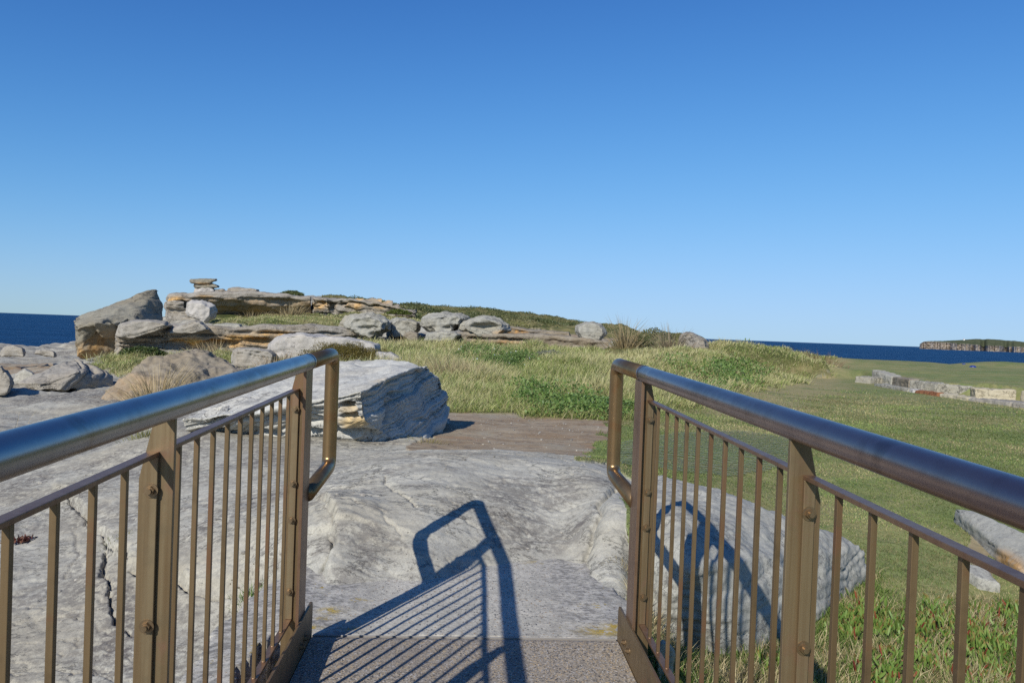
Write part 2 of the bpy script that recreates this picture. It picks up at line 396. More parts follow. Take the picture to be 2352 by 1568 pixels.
det += rock*.06*sst(.4, 0, dd)*sst(-.02, .02, sd)
dd, sd = seg_dist([(150, 1146), (200, 1198), (230, 1225), (248, 1246), (300, 1278), (345, 1300), (412, 1314), (442, 1332), (517, 1341), (600, 1345)], -.2)
det += rock*.05*sst(.9, 0, dd)*sst(-.01, .015, sd)
wl = np.array([Pz(x, y, .08)[:2] for x, y in ((1962, 868), (1999, 876), (2046, 882), (2085, 891), (2149, 900), (2247, 907), (2339, 917), (2440, 931), (2600, 950))])
bw = np.full(GX.shape, 99.0); sw = np.zeros_like(GX)
for i, (p, q) in enumerate(zip(wl[:-1], wl[1:])):
    d = q-p; L = d@d; tt = np.clip(((GX-p[0])*d[0]+(GY-p[1])*d[1])/L, 0, 1)
    dx, dy = GX-p[0]-tt*d[0], GY-p[1]-tt*d[1]; di = np.hypot(dx, dy); u = di < bw
    bw[u] = di[u]; sw[u] = (d[0]*dy-d[1]*dx)[u]/math.sqrt(L)
wend = sst(-1.2, .3, wl[0][1] - GY)*(gd > 10)*infront
GZ = GZ + wend*((.30 + .03*f2(GX, GY, 2)) - GZ)*sst(.36, .58, sw)*sst(6, 1.2, bw)
GZ = GZ + wend*(.04 - GZ)*sst(.42, .30, sw)*sst(7, 2.0, bw)*(sw < .43)
# keep the pad clear, ground under the deck low
padm = sst(.12, 0, np.maximum(np.maximum(-.75 - GX, GX - .72), np.maximum(GY - 3.9, 2.6 - GY)))
GZ = GZ + det*(1 - padm)
dk = sst(.15, 0, np.maximum(np.abs(GX - .045) - .75, GY - 3.0))
GZ = GZ - dk*np.maximum(GZ + .42, 0)
dark = np.clip(.55*sst(.15, .6, f2(GX*1.1+70, GY*2.0, 5)) + .0, 0, 1)*near
stain = np.zeros_like(GX)
for (x, y, z, rx, ry, s) in ((430, 1140, .02, .55, .14, 1), (600, 1140, .1, .3, .1, .9), (1345, 1208, .12, .10, .13, .9), (930, 1085, .28, .5, .12, .7), (1010, 1055, .3, .6, .12, .7),
                             (950, 1125, .25, .3, .06, .6), (460, 1480, -.4, .25, .2, .8), (850, 1270, .1, .08, .05, .5), (330, 1180, -.2, .3, .12, .5), (150, 1090, -.2, .5, .12, .6), (820, 1062, .25, .5, .1, .5)):
    p = Pz(x, y, z)
    q = ((GX-p[0])/rx)**2 + ((GY-p[1])/ry)**2
    stain = np.maximum(stain, s*np.exp(-q)*np.clip(.6 + 1.2*f2(GX*5, GY*9, 3), 0, 1))
leftm = near*sst(-.75, -1.3, GX)*sst(12, 8, gd)
stain = np.maximum(stain, leftm*np.clip(.34 + .55*f2(GX*1.4+3, GY*1.4, 4), 0, .8))
stain = np.maximum(stain, rock*sst(8.5, 12, gd)*np.clip(.30 + 1.0*f2(GX*.30+GY*.05, GY*1.3, 5), 0, .85))
stain = np.clip(np.maximum(stain, dark), 0, 1)
dry = np.clip(.5 + .7*f2(GX*.5+8, GY*.9, 4) + .5*f2(GX*.13, GY*.13+3, 2), 0, 1)
trail = np.zeros_like(GX)
tp = [Pz(x, y, .2)[:2] for x, y in ((1700, 930), (1790, 895), (1850, 868), (1890, 846), (1915, 832))]
b = np.full(GX.shape, 99.0)
for p, q in zip(tp[:-1], tp[1:]):
    d = q-p; L = d@d; tt = np.clip(((GX-p[0])*d[0]+(GY-p[1])*d[1])/L, 0, 1)
    b = np.minimum(b, np.hypot(GX-p[0]-tt*d[0], GY-p[1]-tt*d[1]))
trail = sst(1.6, .3, b + .4*f2(GX*.8, GY*.8, 3))
q1 = np.arange(NR-1)[:, None]*nA + np.arange(nA)[None, :]
q2 = np.arange(NR-1)[:, None]*nA + (np.arange(nA)[None, :]+1) % nA
quads = np.stack([q1, q2, q2+nA, q1+nA], 2).reshape(-1, 4)[:, ::-1]
TV = np.stack([GX, GY, GZ], 1)
cen = len(TV); TV = np.vstack([TV, [[0, 0, GZ[:nA].mean()]]])
tris = np.stack([np.full(nA, cen), np.arange(nA), (np.arange(nA)+1) % nA], 1)[:, ::-1]
ext = lambda a: np.concatenate([a, a[:1]])
zc = np.stack([ext(lawn), ext(np.clip(field + heath, 0, 1)), ext(brown)], 1)
zc2 = np.stack([ext(stain), ext(dry), ext(np.maximum(trail, 0))], 1)

t = NT('ground'); v = t.pos()
c, h = rock_colour(t, v, (.435, .42, .355), (.425, .37, .255), (.12, .11, .095), .8, .6, (0, 0, 0), .15)
zn = t.n('ShaderNodeSeparateColor'); t.l(t.attr('zone', 'Color'), zn.inputs[0])
zn2 = t.n('ShaderNodeSeparateColor'); t.l(t.attr('zone2', 'Color'), zn2.inputs[0])
c = t.mix(t.math('MULTIPLY', zn2.outputs[0], t.ramp(t.noise(v, 16, 8, .8), .40, .56)), c, (.105, .092, .085))
vs = t.map(v, (.9, 1.7, 2))
br = t.mix(t.ramp(t.noise(vs, 1.6, 8, .7), .35, .65), (.25, .178, .108), (.34, .28, .195))
br = t.mix(t.ramp(t.noise(v, 9, 5, .7), .5, .7), br, (.18, .145, .11))
br = t.mix(t.ramp(t.noise(v, .7, 6, .7), .52, .64, 0, .7), br, (.32, .285, .21))
br = t.mix(t.ramp(t.noise(v, 1.1, 5, .6), .56, .66, 0, .6), br, (.30, .165, .095))
br = t.mix(t.math('MULTIPLY', t.ramp(t.noise(v, 30, 2, .5), .66, .74), .8), br, (.42, .38, .32))
c = t.mix(zn.outputs[2], c, br)
g1, g2_ = t.noise(v, 1.2, 6, .65), t.noise(v, 22, 5, .7)
gl = t.mix(t.ramp(g1, .35, .65), (.15, .20, .065), (.225, .24, .095))
gl = t.mix(t.math('MULTIPLY', zn2.outputs[1], t.ramp(t.noise(v, 3.5, 7, .7), .38, .62)), gl, (.25, .22, .105))
gl = t.mix(t.math('MULTIPLY', zn2.outputs[2], t.ramp(t.noise(v, 2.0, 6, .65), .25, .55, .3, .9)), gl, (.36, .29, .15))
gl = t.mix(t.ramp(g2_, .42, .66, 0, .55), gl, (.085, .10, .03))
gl = t.mix(t.ramp(t.noise(v, 60, 3, .6), .55, .75, 0, .5), gl, (.32, .28, .15))
gl = t.mix(t.ramp(t.noise(t.map(v, (1, .8, 1)), .38, 7, .7, .5), .46, .60, 0, .55), gl, (.27, .245, .11))
gl = t.mix(t.ramp(t.noise(t.map(v, (1, 1, 1), loc=(9, 4, 0)), .9, 6, .7), .52, .64, 0, .5), gl, (.09, .15, .042))
c = t.mix(zn.outputs[0], c, gl)
fd = t.mix(t.ramp(g1, .35, .65), (.15, .15, .05), (.23, .195, .09))
fd = t.mix(t.ramp(t.noise(v, .28, 6, .7), .48, .62, 0, .8), fd, (.055, .075, .022))
fd = t.mix(t.ramp(g2_, .45, .65, 0, .6), fd, (.05, .05, .018))
c = t.mix(zn.outputs[1], c, fd)
t.l(c, t.b.inputs['Base Color']); t.b.inputs['Roughness'].default_value = .92; t.b.inputs['Specular IOR Level'].default_value = .12
t.l(t.bump(h, .008, .8), t.b.inputs['Normal'])
ground = link('ground', mesh_np('ground', TV, quads, tris, True, {'zone': zc, 'zone2': zc2}), t.m)
tag(ground, 'pale sandstone shelf running into brown rock, mown lawn and rough grassy headland', kind='structure')
Zg = GZ.reshape(NR, nA); Lg = lawn.reshape(NR, nA); Fg = field.reshape(NR, nA); Hg = heath.reshape(NR, nA); Dg = dry.reshape(NR, nA); Tg = trail.reshape(NR, nA)
def look(G, X, Y):
    a = np.arctan2(X, Y); a = np.where(a < ANG[0], a + 2*math.pi, a)
    ia = np.interp(a, ANG, np.arange(nA+1)); ir = np.interp(np.log(np.hypot(X, Y)), np.log(RAD), np.arange(NR))
    i0 = np.clip(ir.astype(int), 0, NR-2); j0 = np.clip(ia.astype(int), 0, nA-1); fr, fa = ir-i0, ia-j0; j1 = (j0+1) % nA
    return (G[i0, j0]*(1-fa)+G[i0, j1]*fa)*(1-fr) + (G[i0+1, j0]*(1-fa)+G[i0+1, j1]*fa)*fr
def gz(X, Y):
    return look(Zg, np.atleast_1d(np.float64(X)), np.atleast_1d(np.float64(Y)))
def hit(x, y, d0=2.0, d1=160.0):                    # where the line of sight meets the ground
    ds = np.exp(np.linspace(math.log(d0), math.log(d1), 600)); r = ray(x, y)/F
    Q = np.array([0, 0, CH]) + ds[:, None]*r
    k = np.argmax(Q[:, 2] < gz(Q[:, 0], Q[:, 1])); return Q[k] if Q[k, 2] < gz(Q[k, 0], Q[k, 1])[0] else Q[-1]
print('terrain', time.time()-T0)

# ------------------------------------------------------------------ rocks
def remesh_hulls(hulls, voxel):
    bm = bmesh.new()
    for pts in hulls:
        b2 = bmesh.new()
        vs = [b2.verts.new(p) for p in pts]
        r_ = bmesh.ops.convex_hull(b2, input=vs)
        bad = [g for g in r_['geom_interior'] + r_['geom_unused'] if isinstance(g, bmesh.types.BMVert)]
        if bad: bmesh.ops.delete(b2, geom=list(set(bad)), context='VERTS')
        tmp = bpy.data.meshes.new('tmp'); b2.to_mesh(tmp); b2.free(); bm.from_mesh(tmp); bpy.data.meshes.remove(tmp)
    me = bpy.data.meshes.new('tmp'); bm.to_mesh(me); bm.free()
    o = bpy.data.objects.new('tmp', me); C.objects.link(o)
    m = o.modifiers.new('r', 'REMESH'); m.mode = 'VOXEL'; m.voxel_size = voxel; m.adaptivity = 0
    e = o.evaluated_get(bpy.context.evaluated_depsgraph_get()); em = e.to_mesh()
    V = np.empty(len(em.vertices)*3); em.vertices.foreach_get('co', V); V = V.reshape(-1, 3)
    L = np.empty(len(em.loops), np.int64); em.loops.foreach_get('vertex_index', L); Q = L.reshape(-1, 4)
    e.to_mesh_clear(); bpy.data.objects.remove(o); bpy.data.meshes.remove(me)
    return V, Q
def smooth_np(V, Q, it, f=.5):
    E_ = np.concatenate([Q[:, [0, 1]], Q[:, [1, 2]], Q[:, [2, 3]], Q[:, [3, 0]]])
    cnt = np.bincount(E_[:, 0], minlength=len(V)).astype(float)
    for _ in range(it):
        S = np.stack([np.bincount(E_[:, 0], V[E_[:, 1], k], len(V)) for k in range(3)], 1)/np.maximum(cnt, 1)[:, None]
        V = V + f*(S - V)
    return V
def normals_np(V, Q):
    n = np.cross(V[Q[:, 2]]-V[Q[:, 0]], V[Q[:, 3]]-V[Q[:, 1]])
    N = np.stack([sum(np.bincount(Q[:, k], n[:, c], len(V)) for k in range(4)) for c in range(3)], 1)
    return N/np.maximum(np.linalg.norm(N, axis=1), 1e-12)[:, None]
def rock(name, label, hulls, voxel, mat, cat='boulder', group=None, bed=(0, 0, 1), thick=.1, amp=.03, rough=.02, rs=1.0, tafoni=(), smooth=2, seed=0, och=(), low=0.0, under=0.0, kind=None):
    V, Q = remesh_hulls(hulls, voxel)
    V = smooth_np(V, Q, smooth)
    N = normals_np(V, Q)
    b = np.array(bed, float); b /= np.linalg.norm(b)
    S = V + seed*7.31
    size = np.ptp(V, axis=0).max()
    V = V + N*(low*f3(S/size*2.2, 3))[:, None]                       # large lumps
    side = np.clip(1.15 - np.abs(N @ b)**3, 0, 1)
    h = V @ b + thick*.9*f3(S*.35/thick*.35, 3) + thick*.12*f3(S*.9/thick*.5, 2)
    rr = np.random.default_rng(seed+11).uniform(0, 1, 4096)
    def layers(hh, th):
        s = hh/th; k = np.floor(s).astype(int); f = s-k
        a, c2 = rr[k & 4095], rr[(k+1) & 4095]
        return a + (c2-a)*sst(.72, 1, f), np.exp(-((f-.86)/.10)**2)*rr[(k*3+5) & 4095]
    r1, n1_ = layers(h, thick); r2, n2_ = layers(h+3.3, thick*.36)
    mod = np.clip(.75 + .9*f3(S*1.3/size*4, 2), .15, 1.5)
    d = -amp*side*mod*(.75*r1 + .7*n1_ + .3*r2 + .30*n2_)
    d += rough*.7*f3(S*rs*1.6/max(size*.25, .2), 4, .48)
    d += rough*.09*f3(S*rs*9/max(size*.25, .2), 2, .5)
    V2 = V + N*d[:, None]
    for c0, rad, dep in tafoni:
        wv = V + .25*np.min(rad)*np.stack([n3(S*3.1), n3(S*3.1+9), n3(S*3.1+18)], 1)
        q = np.sqrt((((wv-np.array(c0))/np.array(rad))**2).sum(1))
        V2 = V2 - N*(dep*sst(1.0, .45, q))[:, None]
    oc = np.zeros(len(V))
    for c0, rad, s_ in och:
        q = np.sqrt((((V-np.array(c0))/np.array(rad))**2).sum(1)); oc = np.maximum(oc, s_*sst(1.1, .3, q))
    if under: oc = np.maximum(oc, under*sst(.0, -.5, N[:, 2]))
    o = place(name, V2, Q, None, mat, None, True, {'och': oc})
    return tag(o, label, cat, group, kind)
def blob(poly, d, thick, front=.78, sink=.1, skew=0.0, top_back=0.0):
    """closed form whose front outline is the polygon, at distance d, with real depth"""
    ps = np.array(poly, float); c = ps.mean(0); pts = []
    yb = ps[:, 1].max(); yt = ps[:, 1].min()
    for x, y in ps:
        s = sink if y > yb-(yb-yt)*.12 else 0
        pm = P(x, y, d); pm[2] -= s; pts.append(pm)
        fx, fy = c[0]+(x-c[0])*front + skew, c[1]+(y-c[1])*front
        if y > c[1]: fy = y
        pf = P(fx, fy, d-thick*.42); pf[2] -= s + (.02 if s else 0); pts.append(pf)
        bx = c[0]+(x-c[0])*.85
        pb = P(bx, c[1]+(y-c[1])*.85, d+thick*.58); pb[2] -= s; pts.append(pb)
    return pts
def strip(stations, sink=.3):
    """ledge: stations (x, y_top, y_base, d_front, undercut, depth, bulge)"""
    hulls = []
    def sec(x, yt, yb, d, uc, dp):
        top, bas = P(x, yt, d+.15), P(x, yb, d)
        dirv = ray(x, yb); dirv = np.array([dirv[0], dirv[1], 0]); dirv /= np.linalg.norm(dirv)
        hgt = top[2]-bas[2]
        f0 = np.array([*bas[:2], bas[2]+hgt*.55]) 
        f1 = np.array([*bas[:2], bas[2]+hgt*.9])
        bs = bas + dirv*uc; bs[2] -= .02
        bt = top + dirv*dp; bt[2] = top[2]-.05
        bb = bas + dirv*dp; bb[2] -= sink
        b0 = bs.copy(); b0[2] -= sink
        return [top, f0, f1, bs, b0, bt, bb]
    for a, b in zip(stations[:-1], stations[1:]):
        hulls.append(sec(*a[:6]) + sec(*b[:6]))
    return hulls

# --- the big boulder beside the path
top = [P(416, 966, 7.6), P(520, 950, 7.5), P(629, 941, 7.4), P(725, 922, 7.3), P(830, 897, 7.25)]
edge = [P(880, 873, 7.7), P(935, 850, 8.2), P(985, 836, 8.8)]
back = [P(560, 878, 9.1), P(650, 850, 9.3), P(760, 829, 9.35), P(880, 824, 9.2)]
right = [P(990, 842, 9.0), P(1022, 864, 9.3), P(1038, 892, 9.35), P(1040, 930, 9.25), P(1030, 968, 9.05)]
foot = [P(863, 1022, 7.85), P(905, 1028, 8.0), P(965, 1027, 8.25), P(1005, 1000, 8.75), P(760, 1020, 7.85), P(640, 1017, 7.95), P(500, 1010, 8.0), P(428, 994, 8.0)]
front = [P(422, 985, 7.65), P(520, 988, 7.62), P(640, 985, 7.55), P(760, 978, 7.42), P(836, 962, 7.32)]
footb = [p + np.array([.1, 1.2, 0]) for p in foot] + [p + np.array([0, 0, -.12]) for p in foot]
h1 = top + edge + back + right + foot + front + footb
taf = []
for x, y, d, rx, ry, rz, dep in ((798, 934, 7.3, .11, .25, .040, .16), (808, 962, 7.35, .13, .25, .050, .20), (800, 996, 7.6, .26, .3, .075, .26), (739, 976, 7.45, .10, .25, .045, .18), (760, 945, 7.35, .07, .2, .025, .10),
                                (700, 1000, 7.6, .2, .3, .05, .2), (645, 942, 7.45, .10, .2, .025, .10), (628, 972, 7.5, .13, .25, .035, .15), (610, 1002, 7.7, .22, .3, .045, .2), (555, 975, 7.55, .12, .25, .035, .14),
                                (485, 965, 7.6, .17, .3, .045, .2), (505, 998, 7.8, .26, .3, .05, .22), (690, 955, 7.4, .09, .2, .025, .1), (850, 1000, 7.7, .12, .2, .10, .12), (905, 945, 7.9, .05, .3, .18, .10),
                                (960, 960, 8.4, .3, .2, .03, .05), (930, 900, 8.1, .35, .3, .025, .05)):
    taf.append((P(x, y, d), (rx, ry, rz), dep))
bA, bB, bC = P(416, 966, 7.6), P(830, 897, 7.25), P(760, 829, 9.35)
bedn = np.cross(bB-bA, bC-bA); bedn *= np.sign(bedn[2])
rock('boulder', 'large pale layered boulder with hollowed dark underside beside the path at the bridge end', [h1], .0125, M['boulder'], bed=tuple(bedn + np.array([-.12, 0, 0])), thick=.10, amp=.12, rough=.045, rs=1.2, tafoni=taf, smooth=4, seed=1, low=.07,
     och=[(P(815, 975, 7.4), (.22, .3, .09), .75), (P(800, 945, 7.35), (.15, .3, .05), .5), (P(890, 878, 7.8), (.2, .3, .05), .4)])

# --- right-hand slab under the railing
sl = [Pz(1452, 1098, .27), Pz(1520, 1088, .30), Pz(1640, 1128, .27), Pz(1800, 1192, .13), Pz(1950, 1236, -.06), Pz(1985, 1262, -.14), Pz(1996, 1300, -.26), Pz(1960, 1345, -.36), Pz(1840, 1470, -.42),
      Pz(1700, 1482, -.40), Pz(1640, 1440, -.36), Pz(1540, 1370, -.22), Pz(1470, 1330, -.06), Pz(1448, 1300, .02), Pz(1445, 1180, .24), Pz(1560, 1200, .27), Pz(1700, 1290, .10), Pz(1660, 1340, -.02), Pz(1800, 1330, -.08), Pz(1600, 1300, .14)]
slb = [p - np.array([0, 0, .5]) for p in sl[:14]]
rock('rock_slab', 'grey lichened rock slab behind the right railing, crossed by the railing shadow', [sl + slb], .016, M['slab'], 'rock', thick=.12, amp=.03, rough=.03, rs=1.8, seed=3, low=.04, smooth=3)
rs_ = [Pz(2190, 1165, -.12), Pz(2240, 1172, -.10), Pz(2330, 1210, -.10), Pz(2480, 1280, -.12), Pz(2520, 1400, -.3), Pz(2400, 1360, -.34), Pz(2345, 1322, -.34), Pz(2260, 1260, -.33), Pz(2225, 1220, -.31), Pz(2205, 1192, -.28)]
rock('rock_slab', 'speckled white-edged rock at the far right edge, partly hidden by the handrail', [rs_ + [p - np.array([0, 0, .4]) for p in rs_]], .016, M['slab'], 'rock', thick=.07, amp=.03, rough=.02, seed=4, smooth=3,
     och=[(Pz(2290, 1290, -.3), (.5, .3, .10), 1.0)])
fs = [Pz(2212, 1290, -.30), Pz(2262, 1300, -.30), Pz(2300, 1340, -.36), Pz(2250, 1326, -.33), Pz(2205, 1305, -.32)]
rock('stone', 'small flat grey stone set in the grass below the far right rock', [fs + [p - np.array([0, 0, .12]) for p in fs]], .012, M['slab'], 'stone', thick=.04, amp=.006, rough=.006, seed=5)
ws = [(1508, 1525), (1506, 1485), (1520, 1466), (1542, 1478), (1552, 1500), (1548, 1530)]
rock('stone', 'small cream stone beside the bottom bar of the right railing', [blob(ws, 3.55, .16, sink=.1)], .008, M['quarry'], 'stone', thick=.03, amp=.005, rough=.01, seed=6)

# --- boulders on the left
tb = [[P(163, 738, 36.00), P(178, 726, 36.72), P(260, 703, 37.80), P(300, 686, 38.40), P(345, 664, 39.00), P(362, 662, 39.36), P(372, 690, 39.36), P(374, 735, 39.12), P(300, 745, 35.40), P(250, 742, 35.04), P(215, 741, 34.56), P(168, 758, 35.04), P(370, 760, 37.80), P(180, 770, 35.28), P(280, 765, 36.00)],
      [P(165, 745, 35.28), P(215, 741, 34.56), P(270, 752, 35.28), P(262, 800, 36.24), P(245, 815, 36.24), P(205, 826, 35.88), P(178, 815, 35.52), P(170, 790, 35.40), P(172, 760, 37.80), P(180, 826, 37.20), P(290, 830, 37.80), P(330, 745, 38.40)]]
rock('boulder', 'tall grey tilted boulder leaning up against the skyline above the sea', tb, .06, M['tilt'], bed=(-.42, .1, .9), thick=.33, amp=.13, rough=.10, seed=7, smooth=3, low=.12,
     tafoni=[(P(203, 785, 34.9), (.55, 1.0, .95), .55), (P(248, 722, 35), (.28, .7, .5), .55), (P(196, 755, 34.4), (.40, .7, .55), .40), (P(245, 800, 35.5), (.6, 1, .5), .5), (P(315, 752, 35.5), (1.1, .8, .3), .3)], och=[(P(215, 815, 35.6), (1.5, 1.8, .7), 1.0), (P(245, 790, 35.6), (.8, 1.2, 1.0), .5)])

lb = [P(40, 880, 18.74), P(70, 862, 19.03), (P(110, 842, 19.45)), P(150, 826, 19.88), P(178, 821, 20.31), P(205, 832, 20.31), P(262, 860, 20.16), P(258, 872, 19.88), P(245, 880, 19.60), P(140, 878, 18.46), P(90, 880, 18.32), P(180, 850, 18.74), P(100, 880, 21.30), P(240, 880, 21.73), P(170, 835, 21.58)]
lb += [p - np.array([0, 0, .2]) for p in lb if p[2] < -.25]
rock('boulder', 'grey boulder with fine slanting layers lying on the left rock shelf', [lb], .028, M['layer'], bed=(-.55, -.5, .72), thick=.15, amp=.13, rough=.04, seed=8, low=.03)
bb = [[P(228, 912, 14.42), P(245, 888, 14.55), P(280, 870, 14.82), P(340, 828, 15.37), P(365, 816, 15.78), P(420, 812, 15.78), P(470, 800, 16.05), P(490, 795, 16.32), P(520, 818, 16.32), P(560, 842, 16.18), P(560, 880, 15.37), P(470, 890, 14.82), P(400, 900, 14.42), P(330, 920, 14.14), P(250, 925, 14.14), P(380, 850, 14.82), P(480, 835, 15.37),
       P(300, 900, 17.00), P(540, 880, 17.41), P(430, 815, 17.14)]]
bb[0] += [p - np.array([0, 0, .25]) for p in bb[0] if p[2] < .1]
rock('boulder', 'brown rounded boulder behind a tuft of dry straw grass', bb, .028, M['brown'], bed=(-.2, -.2, .95), thick=.3, amp=.09, rough=.15, rs=1.5, seed=9, low=.17, smooth=2,
     tafoni=[(P(285, 890, 14.28), (.25, .3, .1), .08), (P(330, 905, 14.14), (.2, .3, .06), .08), (P(500, 850, 15.23), (.35, .3, .14), .1), (P(250, 905, 14.14), (.08, .2, .05), .06)], och=[(P(280, 895, 14.42), (1.0, .9, .5), .28)])
rock('boulder', 'dark craggy rock at the left edge of the view', [blob([(-60, 900), (-50, 850), (-20, 842), (5, 838), (12, 858), (30, 866), (34, 884), (20, 893)], 17, 1.2)], .03, M['layer'], thick=.15, amp=.06, rough=.05, seed=10)
rock('stone', 'small pale pointed stone beside the layered boulder at left', [blob([(28, 872), (34, 858), (58, 845), (84, 858), (80, 874)], 19.8, .6)], .03, M['pale'], 'stone', thick=.06, amp=.02, rough=.02, seed=12)
rock('stone', 'dark rounded stone on the seaward shelf at far left', [blob([(-5, 812), (8, 796), (32, 790), (58, 800), (62, 812)], 30, 1.0)], .05, M['layer'], 'stone', thick=.12, amp=.04, rough=.05, seed=13)
rock('stone', 'low grey stone on the seaward shelf, nearest the tilted boulder', [blob([(75, 812), (85, 803), (105, 801), (130, 808), (132, 814)], 30, .9)], .05, M['layer'], 'stone', thick=.12, amp=.04, rough=.05, seed=14)

# --- middle ledge
led = [(262, 772, 806, 33.4, .2, 3), (285, 760, 806, 33.4, .3, 4), (330, 754, 805, 33.5, .3, 5), (370, 750, 803, 33.6, .3, 5), (430, 748, 802, 33.7, .3, 5), (490, 750, 800, 33.8, .45, 5), (540, 752, 798, 34.2, .3, 5), (600, 747, 796, 34.4, .45, 5), (660, 745, 790, 34.8, .35, 4), (720, 744, 786, 35.2, .5, 4), (780, 750, 785, 35.6, .5, 3), (840, 762, 787, 36, .3, 2.5), (878, 777, 789, 36.3, .2, 1.5)]
taf = [(P(x, y, d), (rx, 1.2, rz), dep*.6) for x, y, d, rx, rz, dep in ((320, 795, 33.4, .7, .18, .5), (400, 793, 33.5, .8, .2, .6), (500, 792, 33.7, 1.1, .2, .8), (470, 770, 33.6, .5, .12, .4), (590, 785, 34.2, .8, .2, .7), (625, 765, 34.3, .9, .12, .6), (690, 770, 34.7, .8, .14, .5), (560, 762, 34, .5, .12, .4), (750, 768, 35.2, .7, .12, .4), (350, 775, 33.3, .4, .1, .35), (820, 776, 35.7, .6, .1, .3))]
rock('rock_ledge', 'long broken sandstone ledge with orange hollows across the middle left', strip(led), .055, M['ledge'], 'rock ledge', bed=(.03, 0, 1), thick=.27, amp=.30, rough=.11, rs=2, seed=16, tafoni=taf, low=.12,
     och=[(P(x, y, 34), (1.3, 1.6, .25), 1.0) for x, y in ((500, 793), (440, 788), (600, 788), (630, 768), (550, 778))])
rock('boulder', 'rounded layered cap boulder lying on the left end of the middle ledge', [blob([(262, 768), (272, 745), (300, 735), (340, 733), (385, 738), (400, 748), (360, 762), (290, 772)], 33.6, 2.4)], .05, M['layer'], bed=(-.3, -.2, .9), thick=.2, amp=.10, rough=.06, seed=17)
rock('boulder', 'thin dark slab tipped on its edge on the middle ledge', [blob([(368, 760), (410, 745), (450, 733), (462, 736), (478, 748), (485, 756), (440, 760)], 33.7, 1.6)], .05, M['layer'], bed=(-.45, -.1, .85), thick=.16, amp=.09, rough=.05, seed=18)
rock('boulder', 'flat pale slab on the middle ledge below the grassy slope', [blob([(478, 757), (490, 744), (520, 742), (556, 744), (562, 752), (555, 757)], 37, 1.8)], .05, M['grey'], thick=.2, amp=.05, rough=.05, seed=19)

# --- upper ledge with overhang
up1 = [(384, 678, 722, 54, .8, 6), (400, 675, 712, 54, 1.5, 8), (440, 674, 706, 54.2, 2.2, 9), (500, 671, 708, 54.4, 2.6, 9), (560, 670, 710, 54.7, 2.8, 9), (620, 673, 711, 55, 2.8, 9), (680, 678, 712, 55.4, 2.4, 8), (716, 681, 710, 55.6, 1.6, 8)]
rock('rock_ledge', 'massive grey rock ledge with a deep shaded overhang on the skyline', strip(up1, .6), .09, M['ledge'], 'rock ledge', bed=(.05, 0, 1), thick=.6, amp=.22, rough=.16, rs=2, seed=20, low=.2, under=.25,
     tafoni=[(P(470, 690, 54), (1.4, 1.2, .3), .25), (P(520, 700, 54.3), (1.2, 1.2, .3), .3), (P(640, 695, 54.8), (2, 1.5, .45), .5), (P(580, 690, 54.6), (1.4, 1.2, .3), .35), (P(410, 698, 53.9), (.8, 1, .25), .5)],
     och=[(P(400, 690, 54), (.9, 2, .45), 1.0), (P(470, 682, 54.4), (.8, 1, .35), .6), (P(560, 712, 56), (4, 2.5, .25), .45)])
up2 = [(716, 681, 714, 55.4, .9, 7), (750, 682, 714, 55.2, .8, 7), (765, 683, 716, 55.6, .5, 7), (800, 684, 712, 55.2, 1.0, 7), (840, 688, 712, 55, 1.0, 6), (870, 692, 714, 54.6, .9, 6), (900, 700, 715, 54.2, .8, 5), (930, 709, 718, 54, .7, 4), (956, 713, 718, 53.8, .6, 3)]
rock('rock_ledge', 'honeycombed cream and black cliff edge stepping down right of the overhang', strip(up2, .6), .08, M['ledge'], 'rock ledge', bed=(.12, 0, 1), thick=.4, amp=.34, rough=.16, rs=2, seed=21, low=.15,
     tafoni=[(P(x, y, 55), (rx, 1.2, rz), .6) for x, y, rx, rz in ((735, 698, .7, .3), (780, 700, .5, .25), (815, 697, .8, .22), (850, 702, .7, .25), (762, 705, .16, .7), (885, 706, .6, .2), (910, 710, .5, .15))],
     och=[(P(735, 702, 55.4), (1.1, 2, .5), .9), (P(810, 702, 55.4), (1.0, 2, .45), .75), (P(870, 706, 55), (.8, 2, .3), .4)])
rock('rock_ledge', 'stack of thin undercut rock layers at the seaward end of the upper ledge', strip([(378, 692, 703, 53.6, .3, 3), (400, 690, 705, 53.4, .3, 3), (425, 692, 706, 53.4, .3, 3)], .1) + strip([(380, 708, 728, 54.2, .2, 3), (420, 706, 728, 53.8, .2, 3), (450, 712, 728, 53.6, .2, 3)], .5), .07, M['ledge'], 'rock ledge', thick=.25, amp=.25, rough=.1, seed=22, low=.08)
rock('boulder', 'white angular block standing in front of the shaded overhang', [blob([(424, 718), (427, 695), (440, 688), (466, 689), (498, 702), (500, 716), (495, 728), (478, 737), (455, 728), (430, 726)], 49, 2.0, front=.7, skew=-6)], .06, M['white'], bed=(.2, -.4, .9), thick=.6, amp=.08, rough=.10, seed=23, low=.08, smooth=1)
rock('boulder', 'mushroom shaped flat cap rock perched on the skyline', [blob([(434, 646), (436, 641), (470, 640), (500, 640), (501, 644), (484, 650), (450, 652), (437, 650)], 56.5, 2.2, front=.85, sink=0), blob([(446, 662), (442, 655), (450, 650), (486, 650), (503, 656), (505, 660), (490, 662)], 56.5, 1.8, front=.85, sink=0), blob([(452, 664), (455, 648), (482, 648), (488, 664)], 56.7, 1.4, sink=0)], .05, M['tilt'], bed=(.05, 0, 1), thick=.2, amp=.12, rough=.07, seed=24, och=[(P(470, 652, 56), (1, 1, .15), .8)])
rock('boulder', 'cream pedestal rock under the mushroom shaped cap rock', [blob([(440, 676), (446, 664), (455, 660), (488, 660), (496, 666), (506, 675)], 56.6, 2.2, sink=.1)], .06, M['white'], thick=.2, amp=.08, rough=.08, seed=25)
